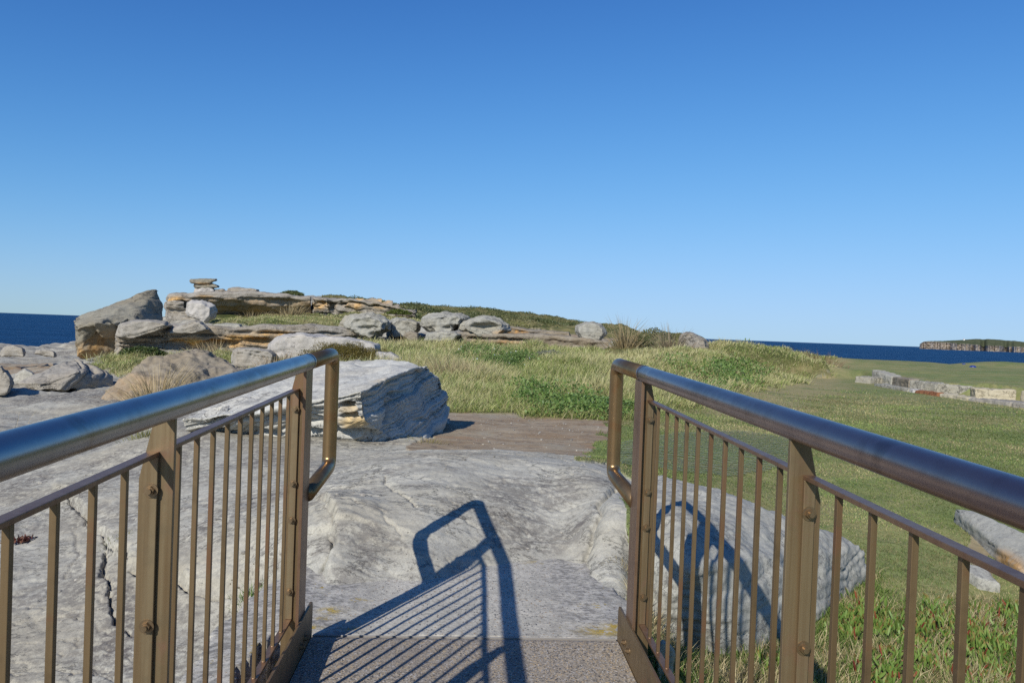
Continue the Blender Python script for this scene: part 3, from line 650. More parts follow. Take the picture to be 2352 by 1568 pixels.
rock('boulder', 'flat layered slab lying on top of the upper ledge', [blob([(520, 671), (521, 661), (545, 659), (575, 662), (598, 665), (598, 671)], 56, 2.0, sink=.1), blob([(486, 672), (490, 665), (515, 663), (530, 672)], 56.4, 1.6, sink=.1)], .06, M['ledge'], thick=.18, amp=.12, rough=.06, seed=26)

# --- pale rocks in front of the middle ledge
rock('boulder', 'smooth pale rounded boulder behind the brown heath shrub', [blob([(608, 818), (612, 790), (630, 776), (650, 768), (690, 765), (760, 772), (800, 775), (850, 782), (875, 790), (880, 806), (800, 818), (700, 822)], 24, 2.6, front=.9)], .045, M['white'], bed=(.1, 0, 1), thick=.4, amp=.06, rough=.10, seed=27, low=.08, smooth=4)
rock('boulder', 'low flaking grey rock between the brown boulder and the smooth pale boulder', [blob([(528, 836), (530, 806), (545, 797), (590, 799), (625, 803), (640, 815), (632, 838)], 23, 1.6)], .03, M['layer'], bed=(.15, -.1, .95), thick=.10, amp=.09, rough=.04, seed=28)
rock('stone', 'grey stone at the right end of the brown boulder', [blob([(555, 862), (560, 848), (580, 842), (600, 848), (625, 862), (600, 880)], 16.5, .9)], .03, M['grey'], 'stone', thick=.1, amp=.03, rough=.03, seed=29)
rock('stone', 'pale stone half hidden below the left handrail behind the brown boulder', [blob([(545, 880), (570, 848), (600, 836), (625, 838), (615, 860), (590, 880)], 15.2, .7)], .03, M['pale'], 'stone', thick=.1, amp=.02, rough=.02, seed=30)
rock('stone', 'flat pale rock at the right end of the heath shrub', [blob([(850, 826), (862, 806), (900, 808), (925, 822), (930, 832)], 21, 1.2)], .04, M['white'], 'stone', seed=31)

# --- row of boulders in the middle distance
rock('boulder', 'big grey boulder undercut at its right, left of the boulder row', [blob([(778, 752), (780, 738), (790, 724), (830, 719), (855, 717), (885, 726), (905, 738), (902, 754), (880, 768), (850, 770), (800, 762)], 36.5, 2.4, front=.62)], .05, M['grey'], bed=(-.15, -.4, .9), thick=.3, amp=.08, rough=.14, smooth=1, seed=32, low=.1, tafoni=[(P(880, 768, 36), (.8, 1, .22), .5), (P(845, 752, 35.4), (.6, .6, .12), .25)])
rock('boulder', 'low smooth grey boulder second from left in the row', [blob([(888, 768), (892, 740), (910, 729), (940, 732), (965, 742), (965, 760), (940, 770)], 38.5, 2.0)], .05, M['grey'], thick=.4, amp=.05, rough=.11, smooth=1, seed=33, low=.08)
rock('boulder', 'grey boulder with slanting grooves, third from left in the row', [blob([(962, 748), (965, 732), (985, 722), (1020, 716), (1065, 719), (1086, 728), (1070, 745), (1040, 757), (990, 762)], 37.5, 2.4, front=.60)], .05, M['grey'], bed=(-.35, -.3, .88), thick=.22, amp=.09, rough=.12, smooth=1, seed=34, low=.08, tafoni=[(P(1045, 752, 36.7), (.7, .8, .13), .25)])
rock('boulder', 'grey boulder with a hollow pale front at the right of the row', [blob([(1050, 758), (1052, 745), (1075, 732), (1110, 724), (1145, 730), (1172, 745), (1176, 758), (1140, 770), (1100, 768)], 36.8, 2.4, front=.66)], .045, M['grey'], bed=(.15, -.3, .94), thick=.3, amp=.07, rough=.12, smooth=1, seed=35, low=.06, tafoni=[(P(1115, 750, 35.8), (.85, .7, .22), .35)], och=[(P(1150, 765, 36), (.5, .6, .2), .9)])
rock('boulder', 'rounded egg shaped grey boulder standing alone on the rock shelf', [blob([(1319, 762), (1320, 748), (1340, 739), (1362, 737), (1382, 743), (1394, 757), (1396, 768), (1382, 780), (1360, 783), (1330, 776)], 37, 1.7, front=.75, sink=.03)], .04, M['grey'], bed=(.05, -.35, .93), thick=.22, amp=.05, rough=.05, seed=36, smooth=5)
rock('stone', 'small brown stone under the boulder row', [blob([(925, 772), (930, 764), (945, 759), (962, 764), (965, 776), (940, 778)], 35.5, .8)], .04, M['brown'], 'stone', seed=37)
rock('stone', 'flat grey rock in front of the grooved boulder', [blob([(972, 778), (978, 764), (1010, 759), (1045, 761), (1065, 768), (1040, 778)], 35.5, 1.4)], .05, M['grey'], 'rock', thick=.15, amp=.05, rough=.05, seed=38)
plat = [(1000, 769, 787, 36.5, .2, 5), (1080, 765, 789, 36, .3, 6), (1150, 766, 792, 35.6, .4, 7), (1230, 768, 795, 35.4, .4, 7), (1310, 773, 797, 35.2, .3, 6), (1370, 780, 797, 35.2, .3, 4), (1405, 784, 797, 35, .2, 3)]
rock('rock_ledge', 'low tan rock shelf below the boulder row', strip(plat, .4), .06, M['brown'], 'rock ledge', bed=(.02, -.06, 1), thick=.22, amp=.22, rough=.12, rs=2, seed=39, low=.14, tafoni=[(P(1090, 780, 35.7), (.6, .8, .12), .3), (P(1180, 784, 35.2), (1, .8, .12), .3), (P(1040, 776, 36.2), (.5, .8, .1), .25)], och=[(P(1150, 793, 35.5), (2.5, 1.5, .2), .7)])
rock('rock_ledge', 'tan rock bank between the hollow boulder and the egg shaped boulder', strip([(1160, 748, 772, 39, .3, 5), (1230, 757, 775, 39, .3, 5), (1310, 764, 778, 39, .3, 5)], .4), .06, M['brown'], 'rock ledge', bed=(.05, 0, 1), thick=.25, amp=.2, rough=.1, rs=2, seed=45, low=.1, och=[(P(1180, 762, 39), (1, 1, .2), .8)])
rock('stone', 'smaller block stone right of the egg shaped boulder', [blob([(1396, 797), (1398, 785), (1415, 780), (1435, 784), (1438, 797)], 34.5, .9)], .04, M['grey'], 'stone', seed=40)
rock('stone', 'low long block stone at the foot of the ridge shrub', [blob([(1436, 798), (1440, 782), (1465, 781), (1490, 788), (1500, 797)], 34, 1.0)], .04, M['grey'], 'stone', seed=41)
rock('boulder', 'weathered rock standing on the dune crest against the sea', [blob([(1556, 795), (1558, 768), (1575, 762), (1592, 763), (1600, 772), (1610, 778), (1628, 782), (1630, 795)], 29, 1.2)], .04, M['ledge'], thick=.2, amp=.08, rough=.05, seed=42)

# --- terrace wall: individual blocks
def block(name, label, x0, x1, yt0, yt1, yb0, yb1, zb0, zb1, dep, mat, group, seed):
    a, b = Pz(x0, yb0, zb0), Pz(x1, yb1, zb1)
    def up(x, y, q): return P(x, y, (q-np.array([0, 0, CH])) @ ray(1176, 784)/np.linalg.norm(ray(1176, 784)))
    at, bt = up(x0, yt0, a), up(x1, yt1, b)
    d = b-a; nrm = np.array([-d[1], d[0], 0]); nrm /= np.linalg.norm(nrm)
    pts = []
    for p in (a, b): pts += [p - [0, 0, .12], p + nrm*dep - [0, 0, .12]]
    for p in (at, bt): pts += [p + nrm*.04, p + nrm*dep]
    rock(name, label, [pts], .025, mat, 'wall stone', group, thick=.14, amp=.02, rough=.03, seed=seed, smooth=3)
GU, GL = 'upper stones of the terrace wall', 'lower stones of the terrace wall'
block('wall_stone', 'grey wall block at the left end of the upper course', 1999, 2045, 848.6, 864, 876, 882, .07, .07, .5, M['grey'], GU, 50)
block('wall_stone', 'brownish wall block second from the left in the upper course', 2046, 2084, 864, 870, 882, 890, .07, .07, .5, M['brown'], GU, 51)
block('wall_stone', 'long grey wall block right of the brownish block', 2086, 2148, 873, 879, 894, 900, .07, .07, .5, M['grey'], GU, 53)
block('wall_stone', 'longest grey wall block left of the cream block', 2150, 2243, 880, 888, 900, 906, .07, .07, .5, M['grey'], GU, 54)
block('wall_stone', 'cream yellow wall block in the upper course', 2240, 2338, 891, 896, 912, 917, .08, .08, .5, M['quarry'], GU, 55)
block('wall_stone', 'cream wall block cut off by the right edge of the view', 2340, 2440, 897, 908, 918, 931, .08, .08, .5, M['quarry'], GU, 56)
block('wall_stone', 'pale rounded stone at the left tip of the lower course', 1962, 1998, 863, 867, 878, 881, .05, .05, .8, M['grey'], GL, 57)
block('wall_stone', 'thin grey kerb stone in the lower course under the brownish block', 2003, 2082, 879, 892, 885, 899, .05, .04, .35, M['grey'], GL, 58)
block('wall_stone', 'small pale kerb stone between the grey and rusty kerb stones', 2084, 2095, 892, 894, 899, 901, .04, .04, .3, M['white'], GL, 60)
block('wall_stone', 'rusty red kerb stone in the lower course', 2097, 2150, 895, 901, 902, 910, .04, .04, .25, rock_mat('rusty_sandstone', (.28, .12, .06), (.35, .17, .08), (.12, .07, .05), dist=.03), GL, 59)
block('wall_stone', 'yellow kerb stone right of the rusty kerb stone', 2153, 2219, 902, 912, 911, 921, .04, .03, .4, M['quarry'], GL, 61)
block('wall_stone', 'black stained stone in the lower course below the cream block', 2220, 2318, 913, 922, 922, 935, .03, .02, .7, M['layer'], GL, 62)
block('wall_stone', 'grey stained stone at the right end of the lower course', 2320, 2440, 922, 936, 936, 952, .02, .02, .7, M['layer'], GL, 63)
print('rocks', time.time()-T0)
# ------------------------------------------------------------------ footbridge
SL = .022                                             # the deck climbs gently towards the rocks
def dz(y): return SL*(y - 3.242)
def metal(name, c1, c2, rough, metallic=.85, streak=(60, 60, 1.5), patch=None):
    t = NT(name); v = t.coord('Object')
    a = t.noise(t.map(v, streak), 1.0, 6, .6); b = t.noise(v, 9, 6, .65)
    c = t.mix(t.ramp(a, .3, .7), c1, c2)
    c = t.mix(t.ramp(b, .48, .72, 0, .6), c, tuple(q*.62 for q in c1))
    if patch: c = t.mix(t.ramp(t.noise(v, 3.4, 5, .7, .5), .52, .66, 0, .85), c, patch)
    t.l(c, t.b.inputs['Base Color']); t.b.inputs['Metallic'].default_value = metallic
    r_ = t.math('ADD', t.math('MULTIPLY', b, .16), rough-.08)
    t.l(r_, t.b.inputs['Roughness'])
    if rough > .3: t.l(t.bump(t.noise(v, 120, 3, .6), .0004, .25), t.b.inputs['Normal'])
    return t.m
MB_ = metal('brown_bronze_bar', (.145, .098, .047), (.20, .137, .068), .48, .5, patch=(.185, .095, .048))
MS = metal('lit_bronze_plate', (.25, .19, .105), (.18, .122, .06), .46, .55, patch=(.24, .14, .085))  # lighter than the bars, a sunlit look put into the colour
MR = metal('red_brown_bronze', (.20, .115, .07), (.25, .16, .095), .42, .6)
ML = metal('blue_oxidised_tube', (.25, .26, .275), (.32, .31, .295), .29, .95, (9, 3, 9), patch=(.19, .17, .15))
MRR = metal('purple_brown_tube', (.28, .21, .205), (.34, .26, .235), .31, .95, (9, 3, 9), patch=(.20, .15, .14))
MLO = metal('golden_bronze_tube', (.32, .205, .095), (.25, .165, .082), .33, .85, (14, 14, 1.2), patch=(.30, .16, .07))
MBO = metal('bronze_bolt', (.30, .215, .125), (.24, .165, .09), .42, .85)
def box_bm(bm, x0, x1, y0, y1, z0, z1, shear=True, bev=.0012):
    b2 = bmesh.new()
    vs = [b2.verts.new((x, y, z + (dz(y) if shear else 0))) for x in (x0, x1) for y in (y0, y1) for z in (z0, z1)]
    for f in ((0, 1, 3, 2), (4, 6, 7, 5), (0, 4, 5, 1), (2, 3, 7, 6), (0, 2, 6, 4), (1, 5, 7, 3)): b2.faces.new([vs[i] for i in f])
    bmesh.ops.recalc_face_normals(b2, faces=b2.faces)
    if bev: bmesh.ops.bevel(b2, geom=b2.edges[:], offset=bev, segments=2, affect='EDGES', profile=.5)
    tmp = bpy.data.meshes.new('t'); b2.to_mesh(tmp); b2.free(); bm.from_mesh(tmp); bpy.data.meshes.remove(tmp)
def prism_bm(bm, poly, axis, a0, a1, bev=.0012):
    """polygon extruded along axis ('x' or 'y'); poly in the other two coordinates"""
    b2 = bmesh.new()
    mk = (lambda p, a: (a, p[0], p[1])) if axis == 'x' else (lambda p, a: (p[0], a, p[1]))
    A = [b2.verts.new(mk(p, a0)) for p in poly]; B = [b2.verts.new(mk(p, a1)) for p in poly]
    b2.faces.new(A); b2.faces.new(B[::-1]); n_ = len(poly)
    for i in range(n_): b2.faces.new((A[i], A[(i+1) % n_], B[(i+1) % n_], B[i]))
    bmesh.ops.recalc_face_normals(b2, faces=b2.faces)
    if bev: bmesh.ops.bevel(b2, geom=b2.edges[:], offset=bev, segments=2, affect='EDGES', profile=.5)
    tmp = bpy.data.meshes.new('t'); b2.to_mesh(tmp); b2.free(); bm.from_mesh(tmp); bpy.data.meshes.remove(tmp)
def fin(name, bm, mat, parent, smooth=False):
    me = bpy.data.meshes.new(name)
    off = Vector(parent.location)
    pp = parent.parent
    if pp is not None: off = off + Vector(pp.location)
    bmesh.ops.translate(bm, verts=bm.verts, vec=-off)
    bm.to_mesh(me); bm.free()
    if smooth: me.polygons.foreach_set('use_smooth', [True]*len(me.polygons))
    return link(name, me, mat, parent)
def tube_bm(bm, path, r, seg=40, cap=True):
    path = [Vector(p) for p in path]; rings = []
    up0 = Vector((1, 0, 0))
    for i, p in enumerate(path):
        a = path[max(i-1, 0)]; b = path[min(i+1, len(path)-1)]
        t_ = (b-a).normalized(); s_ = up0; w_ = t_.cross(s_).normalized(); s_ = w_.cross(t_).normalized()
        rings.append([bm.verts.new(p + s_*math.cos(2*math.pi*k/seg)*r + w_*math.sin(2*math.pi*k/seg)*r) for k in range(seg)])
    for A, B in zip(rings[:-1], rings[1:]):
        for k in range(seg): bm.faces.new((A[k], A[(k+1) % seg], B[(k+1) % seg], B[k]))
    if cap: bm.faces.new(rings[0][::-1]); bm.faces.new(rings[-1])
    bmesh.ops.recalc_face_normals(bm, faces=bm.faces)
def bend(pts, rad, n_=8):
    out = [Vector(pts[0])]
    for a, b, c in zip(pts[:-2], pts[1:-1], pts[2:]):
        a, b, c = Vector(a), Vector(b), Vector(c)
        u, w_ = (a-b).normalized(), (c-b).normalized()
        ang = u.angle(w_); tl = rad/math.tan(ang/2)
        p0, p1 = b+u*tl, b+w_*tl
        ce = b + (u+w_).normalized()*(rad/math.sin(ang/2))
        v0, v1 = p0-ce, p1-ce; th = v0.angle(v1); ax = v0.cross(v1).normalized()
        from mathutils import Matrix
        for k in range(n_+1): out.append(ce + Matrix.Rotation(th*k/n_, 3, ax) @ v0)
    out.append(Vector(pts[-1])); return out
def hexbolt(bm, c, axis, r=.010, h=.008):
    b2 = bmesh.new()
    for rr_, h0, h1, seg, rot in ((r*1.55, 0, .002, 20, 0), (r, .002, .002+h, 6, .3), (r*.62, .002+h, .002+h*1.7, 12, 0)):
        A, B = [], []
        for k in range(seg):
            a = 2*math.pi*k/seg + rot; q = (math.cos(a)*rr_, math.sin(a)*rr_)
            if axis == 'y': A.append(b2.verts.new((c[0]+q[0], c[1]-h0, c[2]+q[1]))); B.append(b2.verts.new((c[0]+q[0], c[1]-h1, c[2]+q[1])))
            else:
                sg = axis; A.append(b2.verts.new((c[0]+sg*h0, c[1]+q[0], c[2]+q[1]))); B.append(b2.verts.new((c[0]+sg*h1, c[1]+q[0], c[2]+q[1])))
        b2.faces.new(A); b2.faces.new(B)
        for k in range(seg): b2.faces.new((A[k], A[(k+1) % seg], B[(k+1) % seg], B[k]))
    bmesh.ops.recalc_face_normals(b2, faces=b2.faces)
    tmp = bpy.data.meshes.new('t'); b2.to_mesh(tmp); b2.free(); bm.from_mesh(tmp); bpy.data.meshes.remove(tmp)
PITCHP = 1.43
def railing(side, xin, xkick, xtube, z0, ypost2, label, mtube):
    s = side                                           # +1 right, -1 left
    root = empty('bridge_railing', (xin, 3.05, 0), label, 'railing', 'railings of the footbridge')
    root_off = Vector(root.location)
    X = lambda a: xin + s*a
    rt = .0325
    tz = lambda y: z0 + .0216*y
    yend = 3.615
    def bx(bm, a0, a1, *r_, **k): box_bm(bm, min(X(a0), X(a1)), max(X(a0), X(a1)), *r_, **k)
    # handrail and its end loop
    bm = bmesh.new(); tube_bm(bm, [(xtube, y, tz(y)) for y in np.linspace(-1.5, 3.055, 26)], rt); fin('handrail', bm, mtube, root, True)
    zl = .622
    loop = bend([(xtube, 3.0552, tz(3.055)), (xtube, yend, tz(yend)), (xtube, yend, zl+.02), (xtube, 3.125, zl-.005)], .05)
    bm = bmesh.new(); tube_bm(bm, loop, rt-.0004); lo = fin('end_loop', bm, MLO, root, True)
    bm = bmesh.new(); tube_bm(bm, [(xtube, 3.046, tz(3.046)), (xtube, 3.05, tz(3.05)), (xtube, 3.0585, tz(3.058)), (xtube, 3.062, tz(3.062))], rt+.0012); fin('weld_ring', bm, mtube, root, True)
    posts = [3.035, ypost2, ypost2-PITCHP, ypost2-2*PITCHP]
    for i, y in enumerate(posts):
        zt = tz(y) - rt*.78; d = dz(y)
        pr = empty('post', (0, 0, 0)); pr.parent = root
        bm = bmesh.new()
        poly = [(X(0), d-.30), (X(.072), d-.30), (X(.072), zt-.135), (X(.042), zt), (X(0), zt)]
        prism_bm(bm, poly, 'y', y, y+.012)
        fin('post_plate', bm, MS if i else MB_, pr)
        if i == 0:
            bm = bmesh.new(); bx(bm, -.0005, .0115, 3.008, 3.13, -.20, tz(3.07)-rt*.9, shear=False); fin('side_plate', bm, MR, pr)
        for zb in (.971, .682, .539, .259):
            bm = bmesh.new(); hexbolt(bm, (X(.0425), y-.0095, zb + d), 'y'); fin('bolt', bm, MBO, pr)
    mt = lambda y: 1.052 + dz(y)                       # top of the mid rail
    for y1, y0 in zip(posts[:-1], posts[1:]):
        ya, yb = y1-.0095, y0+.012+.0095
        bm = bmesh.new(); bx(bm, .030, .055, yb-.0095, ya+.0095, 1.042, 1.052); fin('mid_rail', bm, MR, root)
        bm = bmesh.new(); bx(bm, .030, .055, yb-.0095, ya+.0095, .142, .152); fin('bottom_rail', bm, MR, root)
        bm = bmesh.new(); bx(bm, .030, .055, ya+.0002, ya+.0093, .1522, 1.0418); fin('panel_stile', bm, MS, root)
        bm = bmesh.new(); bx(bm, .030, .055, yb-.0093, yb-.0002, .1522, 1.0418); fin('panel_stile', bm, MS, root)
        nb = 10
        for k in range(1, nb+1):
            yk = ya + (yb-ya)*k/(nb+1)
            bm = bmesh.new(); bx(bm, .0365, .0485, yk-.006, yk+.006, .1515, 1.0425, bev=.001)
            fin('baluster', bm, MB_, root)
        if y1 > 1:
            for k in range(1, nb+1):                   # weld beads at the foot of the balusters
                yk = ya + (yb-ya)*k/(nb+1); bm = bmesh.new()
                m4 = bmesh.ops.create_icosphere(bm, subdivisions=1, radius=1)['verts']
                for v_ in m4: v_.co = Vector((X(.0425)+v_.co.x*.0095, yk+v_.co.y*.0095, .1525+dz(yk)+v_.co.z*.004))
                fin('weld_bead', bm, MR, root, True)
    # kick plate with rounded end, bolted to the deck
    xa, xb = sorted((xkick, xkick + s*.010))
    zt = .147
    poly = [(-1.5, dz(-1.5)-.12), (3.242, -.12)] + [(3.242 - .018 + .018*math.cos(a), zt-.035+.035*math.sin(a)) for a in np.linspace(0, math.pi/2, 6)] + [(3.19, zt-.001+dz(3.19)), (-1.5, zt+dz(-1.5))]
    bm = bmesh.new(); prism_bm(bm, poly, 'x', xa, xb); kp = fin('kick_plate', bm, MB_, root)
    for yb_ in (3.09, 3.01, 1.75, 1.67):
        bm = bmesh.new(); hexbolt(bm, (xkick, yb_, .052+dz(yb_)), -s, .011, .009)
        me = bpy.data.meshes.new('bolt'); bmesh.ops.translate(bm, verts=bm.verts, vec=-root_off); bm.to_mesh(me); bm.free(); link('bolt', me, MBO, kp)
    # edge beam under the panels
    for ya, yb in ((2.86, 3.15), (1.45, 2.66), (-1.5, 1.25)):
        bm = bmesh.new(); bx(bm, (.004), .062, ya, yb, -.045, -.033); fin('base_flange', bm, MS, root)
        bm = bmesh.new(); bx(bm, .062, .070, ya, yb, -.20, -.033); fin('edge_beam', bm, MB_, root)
    return root
railing(1, .7015, .691, .72, 1.0835, 1.605, 'right bridge railing with a purplish brown handrail and golden end loop', MRR)
railing(-1, -.6115, -.601, -.618, 1.0837, 1.670, 'left bridge railing with a blue sheened handrail and golden end loop', ML)

# deck: exposed aggregate slab
t = NT('exposed_aggregate'); v = t.pos()
vo = t.vor(v, 190); vc = t.n('ShaderNodeSeparateColor'); t.l(vo.outputs['Color'], vc.inputs[0])
c = t.mix(t.ramp(vc.outputs[0], .1, .9), (.185, .162, .132), (.35, .305, .24))
c = t.mix(t.ramp(vc.outputs[1], .80, .88), c, (.44, .33, .19))
c = t.mix(t.ramp(vc.outputs[2], .82, .9), c, (.06, .058, .06))
c = t.mix(t.ramp(vc.outputs[1], .12, .05), c, (.44, .42, .39))
c = t.mix(t.ramp(t.noise(v, 2.2, 6, .65), .45, .7, 0, .4), c, (.20, .17, .14))
c = t.mix(t.ramp(t.noise(v, 60, 4, .6), .4, .65, 0, .35), c, (.27, .24, .2))
t.l(c, t.b.inputs['Base Color']); t.b.inputs['Roughness'].default_value = .85; t.b.inputs['Specular IOR Level'].default_value = .2
t.l(t.bump(vo.outputs['Distance'], .002, .7), t.b.inputs['Normal'])
dk_ = empty('bridge_deck', (.045, 3.0, -.1), 'grey brown pebble surfaced footbridge deck between the two railings', 'bridge deck')
bm = bmesh.new(); prism_bm(bm, [(-1.5, dz(-1.5)-.16), (3.225, -.16), (3.2385, -.012), (3.232, -.004), (3.20, .0015), (3.1, dz(3.1)+.002), (-1.5, dz(-1.5)+.002)], 'x', -.598, .688, bev=0)
fin('deck_slab', bm, t.m, dk_)
t = NT('edge_strip'); t.b.inputs['Base Color'].default_value = (.30, .28, .25, 1); t.b.inputs['Roughness'].default_value = .5; t.b.inputs['Metallic'].default_value = .3
bm = bmesh.new(); box_bm(bm, -.597, .687, 3.2395, 3.2455, -.10, .0015, shear=False, bev=.001); fin('edge_strip', bm, t.m, dk_)

# concrete landing poured against the bedrock
t = NT('weathered_concrete'); v = t.pos()
vo = t.vor(v, 95); vc = t.n('ShaderNodeSeparateColor'); t.l(vo.outputs['Color'], vc.inputs[0])
c = t.mix(t.ramp(t.noise(v, 3.0, 7, .65), .35, .65), (.54, .51, .43), (.43, .41, .345))
c = t.mix(t.ramp(t.noise(v, 50, 5, .7), .4, .68, 0, .7), c, (.25, .23, .195))
c = t.mix(t.math('MULTIPLY', t.ramp(vc.outputs[0], .84, .9), t.ramp(vo.outputs['Distance'], .55, .3)), c, (.07, .07, .075))
c = t.mix(t.math('MULTIPLY', t.ramp(vc.outputs[1], .92, .95), t.ramp(vo.outputs['Distance'], .5, .3)), c, (.30, .19, .09))
pz = t.n('ShaderNodeSeparateXYZ'); t.l(v, pz.inputs[0])
edge = t.math('MAXIMUM', t.ramp(pz.outputs[0], .28, .62), t.ramp(pz.outputs[0], -.30, -.58))
edge = t.math('MAXIMUM', edge, t.ramp(pz.outputs[1], 3.40, 3.26, 0, .35))
li = t.math('MULTIPLY', edge, t.ramp(t.noise(t.map(v, (1, 1.6, 1)), 26, 5, .6), .48, .56))
c = t.mix(t.math('MULTIPLY', edge, t.ramp(t.noise(v, 11, 6, .7), .38, .6)), c, (.20, .19, .17))
c = t.mix(t.math('MULTIPLY', li, .6), c, (.50, .475, .42))
yl = t.math('MULTIPLY', edge, t.ramp(t.noise(t.map(v, (1, 1, 1), loc=(3, 5, 1)), 5.5, 6, .75), .615, .66))
c = t.mix(yl, c, (.36, .26, .04))
c = t.mix(t.math('MULTIPLY', t.attr('yel'), t.ramp(t.noise(v, 28, 6, .75), .44, .52)), c, (.38, .27, .045))
t.l(c, t.b.inputs['Base Color']); t.b.inputs['Roughness'].default_value = .9; t.b.inputs['Specular IOR Level'].default_value = .15
t.l(t.bump(t.noise(v, 55, 6, .7), .006, .8), t.b.inputs['Normal'])
pp_ = [(-.98, 2.62), (-.80, 2.70), (-.78, 3.18), (.76, 3.18), (.80, 3.3), (.86, 3.6), (.80, 4.45), (-.72, 4.4), (-.98, 3.9), (-1.06, 3.3)]
xs = np.linspace(-1.1, .9, 140); ys = np.linspace(2.6, 4.5, 140)
GXX, GYY = np.meshgrid(xs, ys)
wob = .03*f2(GXX.ravel()*3, GYY.ravel()*3, 3)
ins = pip(GXX.ravel()+wob, GYY.ravel()+wob, pp_) & ~((np.abs(GXX.ravel()-.045) < .80) & (GYY.ravel() < 3.247))
zz = -.003 + .004*f2(GXX.ravel()*2, GYY.ravel()*2, 3) - .03*sst(.72, 1.0, np.abs(GXX.ravel()+.05)) - .0015*sst(3.27, 3.247, GYY.ravel())
PV = np.stack([GXX.ravel(), GYY.ravel(), zz], 1)
ii = np.arange(139)[:, None]*140 + np.arange(139)[None, :]
qd = np.stack([ii, ii+1, ii+141, ii+140], 2).reshape(-1, 4)
qd = qd[ins[qd].all(1)]
# skirt down to the rock so that the landing has thickness
ed = {}
for f in qd:
    for a, b in zip(f, np.roll(f, -1)): ed[(a, b)] = True
bd = [(a, b) for (a, b) in ed if (b, a) not in ed]
bi = sorted({a for e in bd for a in e}); mp = {a: len(PV)+k for k, a in enumerate(bi)}
PV = np.vstack([PV, PV[bi] - [0, 0, .38]])
qd = np.vstack([qd, np.array([[b, a, mp[a], mp[b]] for a, b in bd])])
usd = np.unique(qd); rm = np.full(len(PV), -1); rm[usd] = np.arange(len(usd))
yel = np.zeros(len(PV))
for x, y, rx, ry in ((1388, 1446, .10, .05), (1412, 1434, .05, .04), (760, 1400, .05, .04), (715, 1440, .04, .03), (800, 1440, .03, .02), (742, 1418, .03, .02)):
    q = Pz(x, y, 0); yel = np.maximum(yel, np.exp(-((PV[:, 0]-q[0])/rx)**2-((PV[:, 1]-q[1])/ry)**2))
pad = place('path', PV[usd], rm[qd], None, t.m, None, True, {'yel': yel[usd]}); tag(pad, 'lichen spotted concrete landing between the deck and the bedrock', kind='structure')
print('bridge', time.time()-T0)
# ------------------------------------------------------------------ vegetation
def leaf_mat(name, rough=.6, trans=.25, spec=.25):
    t = NT(name); col = t.attr('Col', 'Color'); t.l(col, t.b.inputs['Base Color'])
    t.b.inputs['Roughness'].default_value = rough; t.b.inputs['Specular IOR Level'].default_value = spec
    tr = t.n('ShaderNodeBsdfTranslucent'); t.l(col, tr.inputs[0])
    mx = t.n('ShaderNodeMixShader'); mx.inputs[0].default_value = trans
    t.l(t.b.outputs[0], mx.inputs[1]); t.l(tr.outputs[0], mx.inputs[2]); t.l(mx.outputs[0], t.out.inputs[0]); return t.m
GM = leaf_mat('grass_blade'); LM = leaf_mat('leaf', .5, .2, .3)
def blades(base, h, w, az, lean, col, tipcol=None, g=rng):
    n_ = len(base); fa = g.uniform(0, 2*math.pi, n_)
    s_ = np.stack([np.cos(fa), np.sin(fa), 0*fa], 1)*(w/2)[:, None]
    L = np.stack([np.cos(az), np.sin(az), 0*az], 1)*(lean*h)[:, None]
    up = np.zeros((n_, 3)); up[:, 2] = h*np.sqrt(np.clip(1-lean**2*.8, .15, 1))
    V = np.stack([base-s_, base+s_, base+up*.58+L*.38+s_*.8, base+up*.58+L*.38-s_*.8, base+up+L], 1)
    i = np.arange(n_)*5
    Q = np.stack([i, i+1, i+2, i+3], 1); Tn = np.stack([i+3, i+2, i+4], 1)
    if tipcol is None: tipcol = col
    CC = np.stack([col*.85, col*.85, (col+tipcol)/2, (col+tipcol)/2, tipcol], 1).reshape(-1, 3)
    return V.reshape(-1, 3), Q, Tn, CC
def leaves(cen, size, col, g, aspect=.5, upb=0.0):
    n_ = len(cen)
    a = g.normal(size=(n_, 3)); a[:, 2] += upb; a /= np.linalg.norm(a, axis=1)[:, None]
    b = np.cross(a, g.normal(size=(n_, 3))); b /= np.linalg.norm(b, axis=1)[:, None]
    A, B = a*size[:, None]*.5, b*(size*aspect)[:, None]*.5
    V = np.stack([cen-A, cen+B, cen+A, cen-B], 1).reshape(-1, 3); i = np.arange(n_)*4
    return V, np.stack([i, i+1, i+2, i+3], 1), np.repeat(col, 4, axis=0)
def mixc(a, b, f): return np.array(a)*(1-f)[:, None] + np.array(b)*f[:, None]
def put(name, parts, mat, label=None, cat=None, kind=None, group=None, parent=None):
    Vs, Qs, Ts, Cs = [], [], [], []; k = 0
    for p in parts:
        V, Q, T_, c_ = p if len(p) == 4 else (p[0], p[1], np.zeros((0, 3), int), p[2])
        Vs.append(V); Qs.append(Q+k); Ts.append(T_+k); Cs.append(c_); k += len(V)
    o = place(name, np.concatenate(Vs), np.concatenate(Qs), np.concatenate(Ts), mat, parent, False, {'Col': np.clip(np.concatenate(Cs), .004, 1)})
    return tag(o, label, cat, group, kind)
def polar(n_, d0, d1, a0=-37, a1=37, pw=1.0):
    u = rng.uniform(0, 1, n_)
    e = 2-pw
    r_ = (d0**e + u*(d1**e-d0**e))**(1/e)
    a = R(1)*rng.uniform(a0, a1, n_) + PSI
    return np.sin(a)*r_, np.cos(a)*r_, r_
